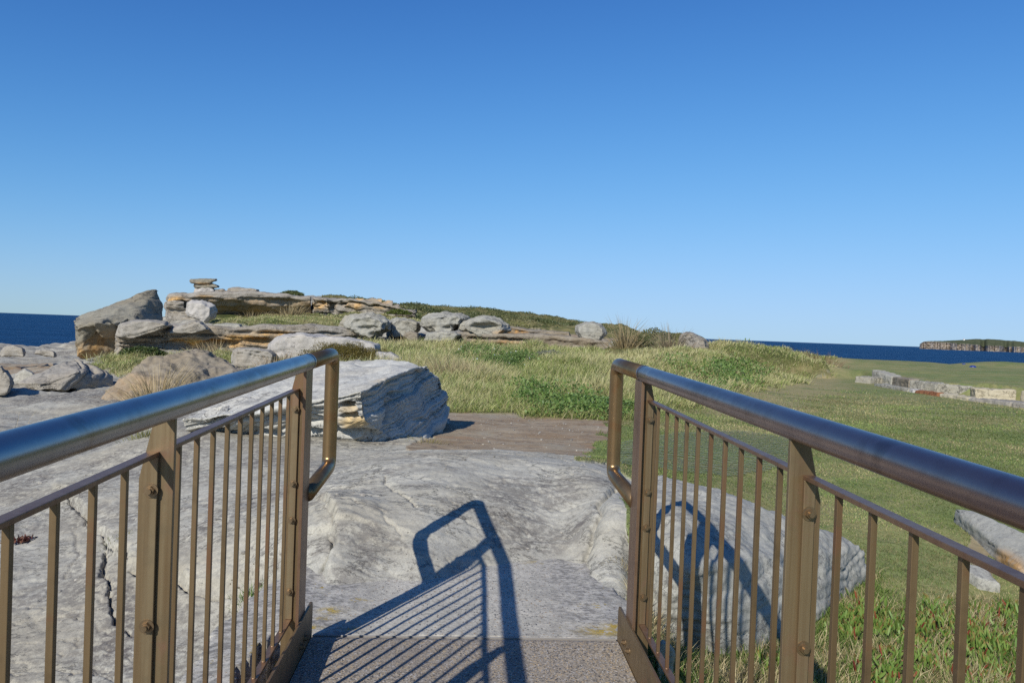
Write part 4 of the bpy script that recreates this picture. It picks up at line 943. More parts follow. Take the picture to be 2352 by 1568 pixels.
# rough meadow grass: tussocks of blades
X, Y, D = polar(52000, 9.5, 57, pw=1.45)
m = look(Fg, X, Y) > rng.uniform(.3, .7, len(X)); X, Y, D = X[m], Y[m], D[m]
px, py, pw_ = proj(np.stack([X, Y, gz(X, Y)], 1))
keep = ~((px > 1500) & (px < 1640) & (py < 783) & (D > 30)) & ~((px > 1385) & (px < 1510) & (D > 26) & (D < 38)); X, Y, D, px, py = X[keep], Y[keep], D[keep], px[keep], py[keep]
nc_ = len(X)
g1 = np.clip(.36 + 1.15*f2(X*.30+4, Y*.30, 4), 0, 1)
front = sst(16, 11.5, D)*(px > 1000)
g1 = np.clip(g1 - front*.40 - .22*sst(1450, 1700, px)*(D < 26) + .12*sst(1300, 1000, px) + rng.normal(0, .13, nc_), 0, 1)
ch = rng.uniform(.45, 1.25, nc_)*(.65+.55*g1)*(1-.30*front)*np.where(D < 40, .36, .17)
ch = np.where((px > 1380) & (D > 17), ch*.62, ch)
ch = np.where((D < 33) & (px < 640), .20*rng.uniform(.5, 1.2, nc_), ch)
ctone = rng.uniform(.72, 1.2, nc_)
K_ = 20
rep = lambda a: np.repeat(a, K_)
n_ = nc_*K_; raz = rng.uniform(0, 2*math.pi, n_); rad_ = np.sqrt(rng.uniform(0, 1, n_))*rep(np.where(D < 40, .15, .22))*np.clip(rep(D)/15, .8, 2)
bx_, by_ = rep(X)+np.cos(raz)*rad_, rep(Y)+np.sin(raz)*rad_; Dn = rep(D); g1n = rep(g1)
Z = gz(bx_, by_)
straw = rng.uniform(0, 1, n_) < (.10 + .66*g1n)
gc = mixc((.13, .205, .042), (.29, .34, .09), rng.uniform(0, 1, n_))
scol = mixc((.44, .39, .17), (.66, .61, .33), rng.uniform(0, 1, n_))
col = np.where(straw[:, None], scol*.85, gc)*rep(ctone)[:, None]; tip = np.where((rng.uniform(0, 1, n_) < .45+.3*g1n)[:, None], scol, col*1.2)
wind = f2(bx_*.5+60, by_*.5, 2)
az = raz + rng.normal(0, .5, n_); lean = np.clip(rng.normal(.72, .22, n_), .05, .97)
vx, vy = np.cos(az)*.75 + .45 + .3*wind, np.sin(az)*.75 + .25*wind
az = np.arctan2(vy, vx)
wid = .0085*np.clip(Dn/12, 1, 6)**.75*rng.uniform(.7, 1.3, n_)
hgt = rep(ch)*rng.uniform(.55, 1.15, n_)
put('meadow_grass', [blades(np.stack([bx_, by_, Z-.02], 1), hgt, wid, az, lean, col, tip)], GM, 'rough straw and green grass covering the dunes behind the brown rock', 'grass', 'stuff')
print('meadow', n_, time.time()-T0)
# broad-leaved green creepers through the meadow
X, Y, D = polar(150000, 10, 34, -12, 30, pw=1.5)
gg = f2(X*.33+20, Y*.33+6, 4)
px, py, _ = proj(np.stack([X, Y, gz(X, Y)+.15], 1))
spots = np.zeros(len(X))
for cx, cy, rx, ry in ((1150, 822, 95, 24), (1330, 925, 120, 26), (1390, 945, 80, 16), (1640, 850, 150, 30), (1690, 885, 140, 16), (1230, 900, 60, 20), (1560, 830, 60, 14), (1080, 935, 40, 10)):
    spots = np.maximum(spots, np.exp(-(((px-cx)/rx)**2+((py-cy)/ry)**2)*1.4))
m = (look(Fg, X, Y) > .5) & (spots + .45*gg > rng.uniform(.35, .8, len(X)))
X, Y, D = X[m], Y[m], D[m]; n_ = len(X)
Z = gz(X, Y) + rng.uniform(.02, .30, n_)*np.where(D < 13, .7, 1)
cc = mixc((.075, .145, .03), (.18, .26, .07), rng.uniform(0, 1, n_))
put('creeper', [leaves(np.stack([X, Y, Z], 1), rng.uniform(.03, .07, n_)*np.clip(D/13, 1, 3)**.6, cc, rng, .6, .6)], LM, 'dark green leafy creeper spreading through the rough grass', 'ground cover', 'stuff')
# mown lawn blades
X, Y, D = polar(330000, 3.2, 26, -4, 40, pw=1.75)
m = (look(Lg, X, Y) > rng.uniform(.35, .65, len(X))) & (rng.uniform(0, 1, len(X)) < sst(26, 12, D)) & (look(Tg, X, Y) < rng.uniform(.2, 1.2, len(X))) & ~((X < .80) & (Y < 4.6))
X, Y, D = X[m], Y[m], D[m]; n_ = len(X); Z = gz(X, Y)
pt = f2(X*.33+2, Y*.33+7, 4); pt2 = f2(X*.7+12, Y*.9+3, 3)
dr = np.clip(look(Dg, X, Y)*.9 - .05 + .35*f2(X*2.3, Y*2.3, 3) + .75*pt, 0, 1)
tall = np.clip(f2(X*.8+31, Y*.8, 3), 0, 1)*sst(9, 5, D)
edge = 1 - np.abs(look(Lg, X, Y)*2-1)
hgt = rng.uniform(.010, .028, n_)*(1+1.6*tall+1.8*edge)*np.clip(D/8, .8, 1.6)
straw = rng.uniform(0, 1, n_) < dr*.8
col = np.where(straw[:, None], mixc((.24, .215, .095), (.36, .32, .16), rng.uniform(0, 1, n_)), mixc((.125, .185, .05), (.225, .25, .085), rng.uniform(0, 1, n_)))*(1+.45*np.clip(pt2, -.6, .8))[:, None]
put('lawn_grass', [blades(np.stack([X, Y, Z-.004], 1), hgt, .0045*np.clip(D/5, .8, 4), rng.uniform(0, 6.3, n_), rng.uniform(.2, .95, n_), col, col*1.1)], GM, 'short mown green and straw coloured turf right of the railing', 'grass', 'stuff')
print('lawn', n_, time.time()-T0)
# long grass right under the right railing
X = rng.uniform(.74, 3.8, 300000); Y = rng.uniform(1.6, 5.9, 300000); Z = gz(X, Y)
px, py, _ = proj(np.stack([X, Y, Z], 1))
FP = [(1440, 1300), (1475, 1330), (1540, 1385), (1640, 1452), (1700, 1490), (1850, 1462), (1960, 1345), (2010, 1330), (2080, 1400), (2180, 1380), (2400, 1370), (2600, 1800), (1380, 1900)]
fr = pip(px + 18*n2(X*6, Y*6), py + 18*n2(X*6+9, Y*6), FP)
so = np.array([q[:2] for q in sl[:14]]); sdm = np.full(len(X), 9.0)
for p, q in zip(so, np.roll(so, -1, 0)):
    d = q-p; tt = np.clip(((X-p[0])*d[0]+(Y-p[1])*d[1])/(d@d), 0, 1); sdm = np.minimum(sdm, np.hypot(X-p[0]-tt*d[0], Y-p[1]-tt*d[1]))
fr = fr | ((sdm < .10 + .08*n2(X*5, Y*5)) & ~pip(X, Y, [tuple(q) for q in so]) & (X > 1.3))
den = np.clip(.62 + .8*f2(X*2.2, Y*2.2, 3), .12, 1)
m = fr & (rng.uniform(0, 1, len(X)) < den*.42) & ~((X < .80) & (Y > 3.25))
X, Y, Z, px, py = X[m], Y[m], Z[m], px[m], py[m]; n_ = len(X)
dryb = np.clip(.40 + .9*f2(X*1.7+5, Y*1.7, 3), .12, .92)
straw = rng.uniform(0, 1, n_) < dryb
hgt = np.where(straw, rng.uniform(.05, .17, n_), rng.uniform(.05, .15, n_))*np.clip(1.3-.25*(Y-2.5), .6, 1.2)
col = np.where(straw[:, None], mixc((.32, .25, .12), (.55, .47, .27), rng.uniform(0, 1, n_)), mixc((.075, .135, .022), (.17, .24, .055), rng.uniform(0, 1, n_)))
put('long_grass', [blades(np.stack([X, Y, Z-.005], 1), hgt, rng.uniform(.0025, .0055, n_), rng.uniform(0, 6.3, n_), np.clip(rng.normal(.68, .24, n_), .1, .98), col, col*1.1)], GM, 'tangled long green and straw grass under the right railing', 'grass', 'stuff')
# succulent pigface: fingers with red tips
X = rng.uniform(.9, 4.2, 60000); Y = rng.uniform(1.8, 4.9, 60000); Z = gz(X, Y); px, py, _ = proj(np.stack([X, Y, Z], 1))
sp = np.zeros(len(X))
for cx, cy, rx, ry in ((1990, 1440, 90, 45), (2150, 1450, 130, 60), (2250, 1500, 130, 60), (1900, 1370, 40, 28), (2320, 1430, 60, 60), (2080, 1545, 120, 50), (1760, 1540, 40, 30), (2290, 1570, 100, 50)):
    sp = np.maximum(sp, np.exp(-(((px-cx)/rx)**2+((py-cy)/ry)**2)))
m = (sp*(.55+.9*np.clip(f2(X*4, Y*4, 2)+.2, 0, 1)) > rng.uniform(.2, 1.7, len(X))); X, Y, Z = X[m][:9000], Y[m][:9000], Z[m][:9000]; n_ = len(X)
L = rng.uniform(.035, .075, n_); az = rng.uniform(0, 6.3, n_); ln = rng.uniform(.1, .75, n_)
dr_ = np.stack([np.cos(az)*ln, np.sin(az)*ln, np.sqrt(1-ln**2)], 1); sd_ = np.cross(dr_, rng.normal(size=(n_, 3))); sd_ /= np.linalg.norm(sd_, axis=1)[:, None]; s2 = np.cross(dr_, sd_)
B = np.stack([X, Y, Z + rng.uniform(.0, .06, n_)], 1); ring = []
for f, wd in ((0, .0035), (.45, .0055), (.85, .0036)):
    for k in range(3):
        a = 2*math.pi*k/3; ring.append(B + dr_*(L*f)[:, None] + (sd_*math.cos(a)+s2*math.sin(a))*wd*1.25 + np.array([0, 0, .0])*f)
ring.append(B + dr_*L[:, None]); V = np.stack(ring, 1).reshape(-1, 3); i = np.arange(n_)*10
Q = np.concatenate([np.stack([i+r_*3+k, i+r_*3+(k+1) % 3, i+r_*3+3+(k+1) % 3, i+r_*3+3+k], 1) for r_ in (0, 1) for k in range(3)])
Tn = np.concatenate([np.stack([i+6+k, i+6+(k+1) % 3, i+9], 1) for k in range(3)])
bc = mixc((.11, .20, .036), (.20, .29, .065), rng.uniform(0, 1, n_)); rt = rng.uniform(0, 1, n_) < .5
tc = np.where(rt[:, None], mixc((.22, .05, .035), (.30, .09, .04), rng.uniform(0, 1, n_)), bc)
al = rng.uniform(0, 1, n_) < .10; bc = np.where(al[:, None], tc*.9, bc)
CC = np.repeat(bc[:, None, :], 10, 1); CC[:, 6:9] = (.5*bc+.5*tc)[:, None, :]; CC[:, 9] = tc
put('pigface', [(V, Q, Tn, CC.reshape(-1, 3))], LM, 'red tipped green succulent fingers growing through the grass at bottom right', 'succulent', 'stuff')
# heath scrub on the far hill
X, Y, D = polar(230000, 52, 125, -14, 13, pw=1.2)
n0 = f2(X*.22, Y*.22, 4)
m = (look(Hg, X, Y) > .5) & (n0 + .25*f2(X*.9, Y*.9, 2) > rng.uniform(-.75, .45, len(X))); X, Y, D, n0 = X[m], Y[m], D[m], n0[m]; n_ = len(X)
Z = gz(X, Y) + rng.uniform(0, 1, n_)*(.04+.50*np.clip(n0, 0, 1))
cc = mixc((.10, .118, .042), (.235, .21, .10), np.clip(.45 - n0 + rng.uniform(-.4, .4, n_), 0, 1))
put('heath_scrub', [leaves(np.stack([X, Y, Z], 1), rng.uniform(.09, .22, n_), cc, rng, .6, .3)], LM, 'olive and dark green heath scrub covering the hill behind the boulder row', 'scrub', 'stuff')
print('scrub', n_, time.time()-T0)

SM = NT('woody_stem'); SM.b.inputs['Base Color'].default_value = (.09, .065, .045, 1); SM = SM.m
def bush(name, label, cat, c, rad, n_, lsize, c1, c2, needle=False, flower=0, fcol=(.75, .75, .8), group=None, seed=0, dens_top=1.0):
    g = np.random.default_rng(100+seed); c = np.array(c, float); rad = np.array(rad, float)
    root = empty(name, tuple(c), label, cat, group)
    d = g.normal(size=(n_, 3)); d[:, 2] = np.abs(d[:, 2]); d /= np.linalg.norm(d, axis=1)[:, None]
    lump = 1 + .30*n3(d*2.1+seed*3.3) + .16*n3(d*5.2+seed) + .07*n3(d*11+seed)
    rr_ = g.uniform(.45, 1, n_)**.45
    Q_ = c + d*rad*(lump*rr_)[:, None]
    Q_[:, 2] = np.maximum(Q_[:, 2], gz(Q_[:, 0], Q_[:, 1]) + .01)
    cl = np.clip(.5 + .6*n3(Q_*6/np.mean(rad)*.5) + g.uniform(-.35, .35, n_), 0, 1)
    col = mixc(c1, c2, cl)
    sz = g.uniform(.7, 1.3, n_)*lsize
    if needle: o = leaves(Q_, sz, col, g, .22, 1.2)
    else: o = leaves(Q_, sz, col, g, .6, .4)
    put('foliage', [o], LM, parent=root)
    for k in range(5):
        bm = bmesh.new(); a = g.uniform(0, 6.3); e = Vector(c) + Vector((math.cos(a)*rad[0]*.55, math.sin(a)*rad[1]*.55, rad[2]*.62)); b = Vector((c[0]+.05*math.cos(a), c[1]+.05*math.sin(a), float(gz(c[0], c[1])[0])-.03))
        tube_bm(bm, [b, (b+e)/2 + Vector((0, 0, .1*rad[2])), e], max(.006, rad[0]*.016), 6); fin('stem', bm, SM, root)
    for k in range(flower):
        q = Q_[g.integers(0, n_)].copy(); d_ = (q-c)/rad; q = c + d_/np.linalg.norm(d_)*rad*1.05
        put('flower', [leaves(np.repeat(q[None], 5, 0)+g.normal(size=(5, 3))*lsize*.15, np.full(5, lsize*.9), np.tile(np.array(fcol), (5, 1)), g, .5)], LM, parent=root)
    return root
def gp(x, y): return hit(x, y)
p = P(790, 822, 20.5); p[2] = gz(p[0], p[1])[0]
bush('heath_shrub', 'low olive brown heath shrub behind the large layered boulder', 'shrub', p + [0, .3, -.02], (1.20, .75, .66), 30000, .050, (.085, .075, .014), (.19, .145, .032), needle=True, seed=1)
p = P(1458, 786, 33); p[2] = gz(p[0], p[1])[0]
bush('shrub', 'rounded green shrub on the ridge beside the egg shaped boulder', 'shrub', p, (.95, .6, .72), 8000, .07, (.06, .095, .022), (.13, .155, .05), seed=2)
p = P(672, 676, 62); p[2] = gz(p[0], p[1])[0]
bush('shrub', 'small round bush on the skyline above the overhang', 'shrub', P(672, 678, 58.5), (.85, .7, .34), 2500, .09, (.075, .10, .03), (.15, .165, .06), seed=3)
p = P(973, 772, 35.8); p[2] = gz(p[0], p[1])[0]
bush('shrub', 'bright green shrub between the low smooth boulder and the grooved boulder', 'shrub', p, (.75, .5, .40), 3500, .07, (.04, .085, .018), (.09, .135, .035), seed=4)
p = P(1080, 771, 35.8); p[2] = gz(p[0], p[1])[0]
bush('shrub', 'grey green spreading shrub below the hollow fronted boulder', 'shrub', p, (1.1, .5, .20), 3500, .06, (.07, .10, .04), (.13, .15, .07), seed=5)
p = P(1262, 804, 27); p[2] = gz(p[0], p[1])[0]
bush('shrub', 'silvery grey shrub standing in the rough grass below the rock shelf', 'shrub', p, (.60, .45, .30), 3600, .05, (.13, .14, .09), (.30, .30, .23), seed=6)
p = P(700, 722, 54); p[2] = gz(p[0], p[1])[0]
bush('shrub', 'yellow green bush on the slope under the honeycombed cliff edge', 'shrub', P(917, 722, 53), (.9, .6, .35), 2000, .09, (.06, .09, .015), (.13, .15, .03), seed=7)
p = P(600, 818, 27); p[2] = gz(p[0], p[1])[0]
bush('shrub', 'small dark green shrub at the foot of the tilted boulder', 'shrub', P(330, 815, 30), (.9, .5, .32), 2600, .07, (.035, .065, .014), (.08, .105, .028), seed=8)
GD = 'daisy bushes in the rough grass'
for k, (x, y, d, rx, rz, lab) in enumerate(((1140, 848, 21, .95, .40, 'green daisy bush with scattered white flowers in the middle of the meadow'), (1190, 838, 22.5, .7, .34, 'green daisy bush right of the middle of the meadow'),
                                            (1095, 830, 24, .75, .48, 'green daisy bush left of the middle of the meadow'), (1330, 945, 12.6, .6, .22, 'green daisy bush at the front edge of the meadow near the brown rock'), (1410, 955, 12.2, .5, .22, 'green daisy bush at the front edge beside the right end loop'))):
    p = P(x, y, d); p[2] = gz(p[0], p[1])[0]
    bush('daisy_bush', lab, 'bush', p, (rx, rx*.7, rz), 5000, .042 if d > 15 else .03, (.075, .145, .03), (.18, .25, .075), flower=12, group=GD, seed=20+k)
# grass tufts
def tuft(label, x, y, d, n_, h, spread, c1, c2, az=0, lean=.35, w=.004, onground=True, seed=0, name='grass_tuft'):
    g = np.random.default_rng(200+seed); p = P(x, y, d)
    if onground: p[2] = gz(p[0], p[1])[0]
    b = p + np.stack([g.normal(0, spread, n_), g.normal(0, spread*.6, n_), np.zeros(n_)], 1)
    if onground: b[:, 2] = gz(b[:, 0], b[:, 1])-.01
    col = mixc(c1, c2, g.uniform(0, 1, n_))
    put(name, [blades(b, h*(.30+.75*g.uniform(0, 1, n_)**1.6), w*g.uniform(.6, 1.2, n_), np.arctan2(b[:, 1]-p[1]+.25*spread*math.sin(az), b[:, 0]-p[0]+.25*spread*math.cos(az)) + g.normal(0, .45, n_), np.clip(lean*.5 + .38*np.hypot(b[:, 0]-p[0], b[:, 1]-p[1])/spread + g.normal(0, .16, n_), 0, .95), col*.8, col*1.1, g)], GM, label, 'grass tuft')
ST1, ST2 = (.34, .25, .11), (.56, .45, .25)
tuft('tall dry straw grass tuft growing in front of the brown boulder', 368, 918, 12.9, 520, .95, .20, ST1, ST2, .4, .45, 0.0100, seed=1)
tuft('wispy straw tuft on top of the green ridge shrub', 1435, 785, 32.2, 300, 1.5, .30, (.26, .2, .1), (.45, .36, .2), 2.6, .4, 0.0240, seed=3)
tuft('wispy grey brown tuft leaning left on the ridge beside the dune rock', 1540, 792, 27.5, 320, 1.15, .30, (.20, .16, .10), (.38, .31, .2), 2.8, .45, 0.0220, seed=4)
tuft('rusty brown tuft at the foot of the dune crest rock', 1555, 792, 28, 200, .5, .28, (.22, .13, .07), (.34, .22, .12), 2.8, .45, 0.0240, seed=5)
tuft('dark brown tuft on the right end of the dune against the sea', 1878, 812, 32, 320, .72, .45, (.14, .09, .05), (.28, .18, .10), 2.7, .5, 0.0240, seed=6)
tuft('straw tuft under the rock overhang', 668, 716, 54, 260, 1.1, .55, (.26, .2, .1), (.44, .36, .2), 1.2, .4, 0.0400, seed=7)
tuft('straw tuft left of the tuft under the overhang', 585, 716, 54.5, 160, .8, .5, (.26, .2, .1), (.44, .36, .2), 1.2, .4, 0.0400, seed=8)
tuft('thin brown grass wisps in front of the middle ledge', 500, 808, 32.6, 300, .7, .5, (.26, .19, .1), (.42, .33, .18), 1.0, .35, 0.0240, seed=9)
tuft('thin brown grass wisps in front of the smooth pale boulder', 640, 838, 21, 320, .55, .40, (.28, .2, .12), (.46, .37, .24), 1.2, .35, 0.0160, seed=10)
tuft('straw grass in the dark gap under the undercut boulder', 925, 776, 35.6, 150, .7, .5, (.30, .23, .11), (.46, .38, .2), 1.2, .3, 0.0280, seed=11)
tuft('straw grass at the foot of the grooved boulder', 1045, 768, 35.8, 150, .6, .35, (.28, .2, .1), (.44, .34, .18), 1.2, .3, 0.0280, seed=12)
tuft('tall bleached grass left of the daisy bushes', 1045, 870, 17.5, 420, .72, .35, (.30, .24, .12), (.5, .42, .24), .8, .35, 0.0180, seed=13)
tuft('small green grass clump in the rock crevice beside the left railing', 575, 1370, 4.25, 240, .085, .045, (.07, .14, .02), (.16, .25, .05), 1.5, .55, 0.0040, seed=14)
tuft('dry grass litter in the crevice below the left railing', 600, 1430, 4.0, 260, .07, .08, (.25, .2, .1), (.45, .38, .22), 1.5, .8, 0.0030, seed=15)
tuft('yellow green grass at the left end of the large layered boulder', 335, 1000, 8.1, 260, .16, .10, (.13, .15, .03), (.35, .32, .12), 1.5, .5, 0.0050, seed=16)
tuft('short dry grass at the right foot of the large layered boulder', 985, 1032, 7.9, 160, .09, .10, (.15, .15, .04), (.4, .33, .15), 1.5, .6, 0.0040, seed=17)
tuft('dry straw grass beside the concrete landing at the right end post', 1432, 1318, 4.25, 150, .06, .05, (.3, .24, .12), (.5, .42, .24), 1.5, .8, 0.0030, seed=18)
tuft('grass growing along the crack left of the second left post', 268, 1240, 5.2, 160, .05, .09, (.09, .13, .02), (.35, .3, .12), 1.5, .7, 0.0030, seed=19)
tuft('pale grass seed stalks at the far left edge', 40, 905, 9.5, 14, .55, .06, ST1, ST2, 1.8, .25, 0.0040, seed=20)
g = np.random.default_rng(55); p = hit(48, 1245)
put('rosette_weed', [leaves(p + np.stack([g.normal(0, .03, 60), g.normal(0, .03, 60), g.uniform(.005, .04, 60)], 1), g.uniform(.03, .06, 60), mixc((.12, .03, .03), (.16, .09, .05), g.uniform(0, 1, 60)), g, .5, .5)], LM, 'small dark red weed on the rock behind the leftmost balusters', 'weed')

# green netting mat pegged on the grass
mp_ = [(1402, 1068), (1420, 1020), (1560, 996), (1700, 990), (1812, 1010), (1830, 1070), (1700, 1096), (1560, 1088), (1450, 1074)]
ma = np.array([gp(*q)[:2] for q in mp_]); x0, y0 = ma.min(0); x1, y1 = ma.max(0)
xs = np.linspace(x0, x1, 160); ys = np.linspace(y0, y1, 160); MX, MY = np.meshgrid(xs, ys); MX, MY = MX.ravel(), MY.ravel()
ins = pip(MX + .06*n2(MX*2, MY*2), MY + .06*n2(MX*2+7, MY*2), [tuple(q) for q in ma])
ii = np.arange(159)[:, None]*160 + np.arange(159)[None, :]; qd = np.stack([ii, ii+1, ii+161, ii+160], 2).reshape(-1, 4); qd = qd[ins[qd].all(1)]
us = np.unique(qd); rm = np.full(len(MX), -1); rm[us] = np.arange(len(us))
t = NT('green_netting'); v = t.pos()
wv = t.n('ShaderNodeTexWave', wave_type='BANDS', bands_direction='Y'); t.l(t.map(v, (1, 1, 1), (0, 0, .25)), wv.inputs[0]); wv.inputs['Scale'].default_value = 3.2; wv.inputs['Distortion'].default_value = 2.0; wv.inputs['Detail'].default_value = 3
c = t.mix(t.ramp(t.noise(v, 5, 6, .7), .35, .65), (.21, .205, .125), (.28, .25, .16)); c = t.mix(t.ramp(wv.outputs['Fac'], .45, .75, 0, .8), c, (.15, .20, .145))
t.l(c, t.b.inputs['Base Color']); t.b.inputs['Roughness'].default_value = .8
al = t.math('MAXIMUM', t.ramp(wv.outputs['Fac'], .5, .75, 0, .55), t.ramp(t.noise(v, 18, 6, .75), .50, .60, .0, .5)); t.l(al, t.b.inputs['Alpha'])
mo = place('ground_mat', np.stack([MX, MY, gz(MX, MY)+.022], 1)[us], rm[qd], None, t.m, None, True); tag(mo, 'faded grey green netting mat pegged over worn lawn behind the right railing', 'mat')

# loose pebbles and shell grit on the bare rock
def pebbles(name, label, polys, n_, lo, hi, col, seed):
    g = np.random.default_rng(seed); Vs, Ts, Cs = [], [], []; k = 0
    b2 = bmesh.new(); bmesh.ops.create_icosphere(b2, subdivisions=1, radius=1); b2.verts.ensure_lookup_table()
    IV = np.array([v_.co for v_ in b2.verts]); IT = np.array([[v_.index for v_ in f.verts] for f in b2.faces]); b2.free()
    while k < n_:
        (x0, x1, y0, y1, z0) = polys[g.integers(0, len(polys))]
        q = Pz(g.uniform(x0, x1), g.uniform(y0, y1), z0); q[2] = gz(q[0], q[1])[0]
        r_ = lo*(hi/lo)**(g.uniform()**2.2); sc_ = r_*g.uniform(.5, 1.2, 3)*np.array([1, 1, .55]); a = g.uniform(0, 6.3)
        v_ = IV*sc_*(1+g.normal(0, .12, (len(IV), 1))); v_ = np.stack([v_[:, 0]*math.cos(a)-v_[:, 1]*math.sin(a), v_[:, 0]*math.sin(a)+v_[:, 1]*math.cos(a), v_[:, 2]], 1)
        Vs.append(v_+q+[0, 0, sc_[2]*.4]); Ts.append(IT+k*len(IV)); Cs.append(np.repeat((np.array(col)*g.uniform(.45, 1.25))[None], len(IV), 0)); k += 1
    o = place(name, np.concatenate(Vs), None, np.concatenate(Ts), LM, None, False, {'Col': np.clip(np.concatenate(Cs), 0, .9)}); tag(o, label, None, None, 'stuff')
pebbles('gravel', 'small loose pebbles and shell grit lying on the bare rock', [(1040, 1390, 955, 1050, .08), (1100, 1380, 960, 1000, .08), (740, 1400, 1060, 1290, .2), (60, 640, 1080, 1500, -.2)], 420, .005, .022, (.42, .39, .33), 9)
pebbles('debris', 'bits of broken stone and soil along the crevice left of the concrete landing', [(560, 690, 1340, 1420, -.1), (520, 640, 1400, 1560, -.35)], 160, .006, .03, (.34, .29, .22), 10)

# blue tee markers
t = NT('blue_plastic'); t.b.inputs['Base Color'].default_value = (.012, .03, .19, 1); t.b.inputs['Roughness'].default_value = .35; TMm = t.m
for x, y, rad, lab in ((2234.5, 843, .135, 'blue dome shaped tee marker nearer the terrace wall'), (2214, 836.5, .10, 'smaller looking blue tee marker farther back on the tee')):
    p = gp(x, y); root = empty('tee_marker', tuple(p), lab, 'tee marker', 'blue tee markers')
    bm = bmesh.new(); prof = [(rad*math.cos(a), .012 + rad*.5*math.sin(a)) for a in np.linspace(0, math.pi/2*.98, 9)]; prof = [(rad, -.01)] + prof
    rings = [[bm.verts.new((p[0]+r_*math.cos(2*math.pi*k/24), p[1]+r_*math.sin(2*math.pi*k/24), p[2]+z_)) for k in range(24)] for r_, z_ in prof]
    for A, B in zip(rings[:-1], rings[1:]):
        for k in range(24): bm.faces.new((A[k], A[(k+1) % 24], B[(k+1) % 24], B[k]))
    bm.faces.new(rings[-1]); bmesh.ops.recalc_face_normals(bm, faces=bm.faces); fin('dome', bm, TMm, root, True)
    bm = bmesh.new(); rings = [[bm.verts.new((p[0]+r_*math.cos(2*math.pi*k/24), p[1]+r_*math.sin(2*math.pi*k/24), p[2]+z_)) for k in range(24)] for r_, z_ in ((rad*1.12, -.01), (rad*1.12, .010), (rad*1.0, .0125))]
    for A, B in zip(rings[:-1], rings[1:]):
        for k in range(24): bm.faces.new((A[k], A[(k+1) % 24], B[(k+1) % 24], B[k]))
    fin('rim', bm, TMm, root, True)
print('veg', time.time()-T0)
# ------------------------------------------------------------------ sea, headland, sky, sun, camera
t = NT('sea_water'); v = t.pos()
w1 = t.noise(t.map(v, (.10, .22, 1)), 1.0, 8, .62); w2 = t.noise(t.map(v, (.012, .03, 1)), 1.0, 6, .6)
w3 = t.noise(t.map(v, (.6, 1.3, 1)), 1.0, 6, .65)
c = t.mix(t.ramp(w2, .35, .65), (.009, .050, .128), (.015, .068, .165))
c = t.mix(t.ramp(w1, .45, .68, 0, .7), c, (.004, .016, .045))
cap = t.math('MULTIPLY', t.ramp(t.noise(t.map(v, (.07, .16, 1)), 1.0, 5, .7), .76, .79), .6)
c = t.mix(cap, c, (.6, .65, .68))
t.l(c, t.b.inputs['Base Color']); t.b.inputs['Roughness'].default_value = .55; t.b.inputs['Specular IOR Level'].default_value = .12; t.b.inputs['IOR'].default_value = 1.2
hh = t.math('ADD', t.math('MULTIPLY', w1, 1.0), t.math('MULTIPLY', w3, .3))
t.l(t.bump(hh, 1.6, 1.0), t.b.inputs['Normal'])
SEA = -9.0
na = 128; rs_ = [30, 60, 120, 300, 800, 2000, 5000, 14000, 40000]
SV = [(math.sin(2*math.pi*k/na)*r_, math.cos(2*math.pi*k/na)*r_, SEA) for r_ in rs_ for k in range(na)]
SQ = [(i*na+k, (i+1)*na+k, (i+1)*na+(k+1) % na, i*na+(k+1) % na) for i in range(len(rs_)-1) for k in range(na)]
sea = link('sea', mesh_np('sea', np.array(SV), np.array(SQ)[:, ::-1], None, False), t.m); tag(sea, 'dark navy blue sea out to the horizon', kind='structure')

# headland across the water
HD = 3600.0
cols = np.linspace(2112, 2900, 420)
ctop = np.interp(cols, [2112, 2119, 2124, 2180, 2230, 2290, 2352, 2600, 2900], [790, 785, 783.6, 787, 791, 794, 797.5, 808, 818])
hcr = np.interp(cols, [2112, 2130, 2160, 2200, 2235, 2270, 2300, 2352, 2450, 2600, 2900], [790, 783.5, 783, 781.2, 778.3, 778.8, 780.6, 785, 788, 796, 806])
rows = []; veg = []
nz = f2(cols*.05, cols*0+3, 4); nz2 = f2(cols*.35, cols*0+9, 3)
notch = sum(np.exp(-((cols-c0)/w0)**2)*a for c0, w0, a in ((2258, 5, 160), (2310, 4, 90), (2385, 7, 140), (2470, 9, 150), (2200, 2.5, 40)))
inl = HD + 90*nz + 25*nz2 + notch + (cols-2112)*-.2
ztop = np.array([P(x, y, HD)[2] for x, y in zip(cols, ctop)]) - .15*np.abs(notch)*.3
zcr = np.array([P(x, y, HD+450)[2] for x, y in zip(cols, hcr)])
base = np.stack([ray(x, 800)/F for x in cols]); base[:, 2] = 0; base /= 1.0
NLY = 22
for k in range(NLY):
    f = k/(NLY-1)
    z = -11 + (ztop+11)*f
    set_ = -26*(1-f)**2 + 7*((k*7) % 5)/5 + 9*f2(cols*.25+k*1.7, cols*0+k*.9, 3) + 6*np.sin(k*2.1+nz*3)
    rows.append(np.stack([base[:, 0]*(inl+set_), base[:, 1]*(inl+set_), z], 1)); veg.append(np.full(len(cols), .0 if f < .8 else (f-.8)*2.5) + np.clip(notch/200, 0, .4)*(f > .3))
for k in range(1, 26):
    f = k/25
    dd_ = inl + 20 + f*700
    hp = math.sin(min(f/.64, 1)*math.pi/2)**1.2 if f <= .64 else max(0, 1-((f-.64)/.36)**2)
    z = ztop + (zcr-ztop)*hp*1.0 + 1.2*f2(cols*.12+k*.4, cols*0+k*.5, 4)*min(1, f*3) - (60 if f > .95 else 0)
    rows.append(np.stack([base[:, 0]*dd_, base[:, 1]*dd_, z], 1)); veg.append(np.ones(len(cols)))
HV = np.concatenate(rows); nc = len(cols)
hi = np.arange(len(rows)-1)[:, None]*nc + np.arange(nc-1)[None, :]
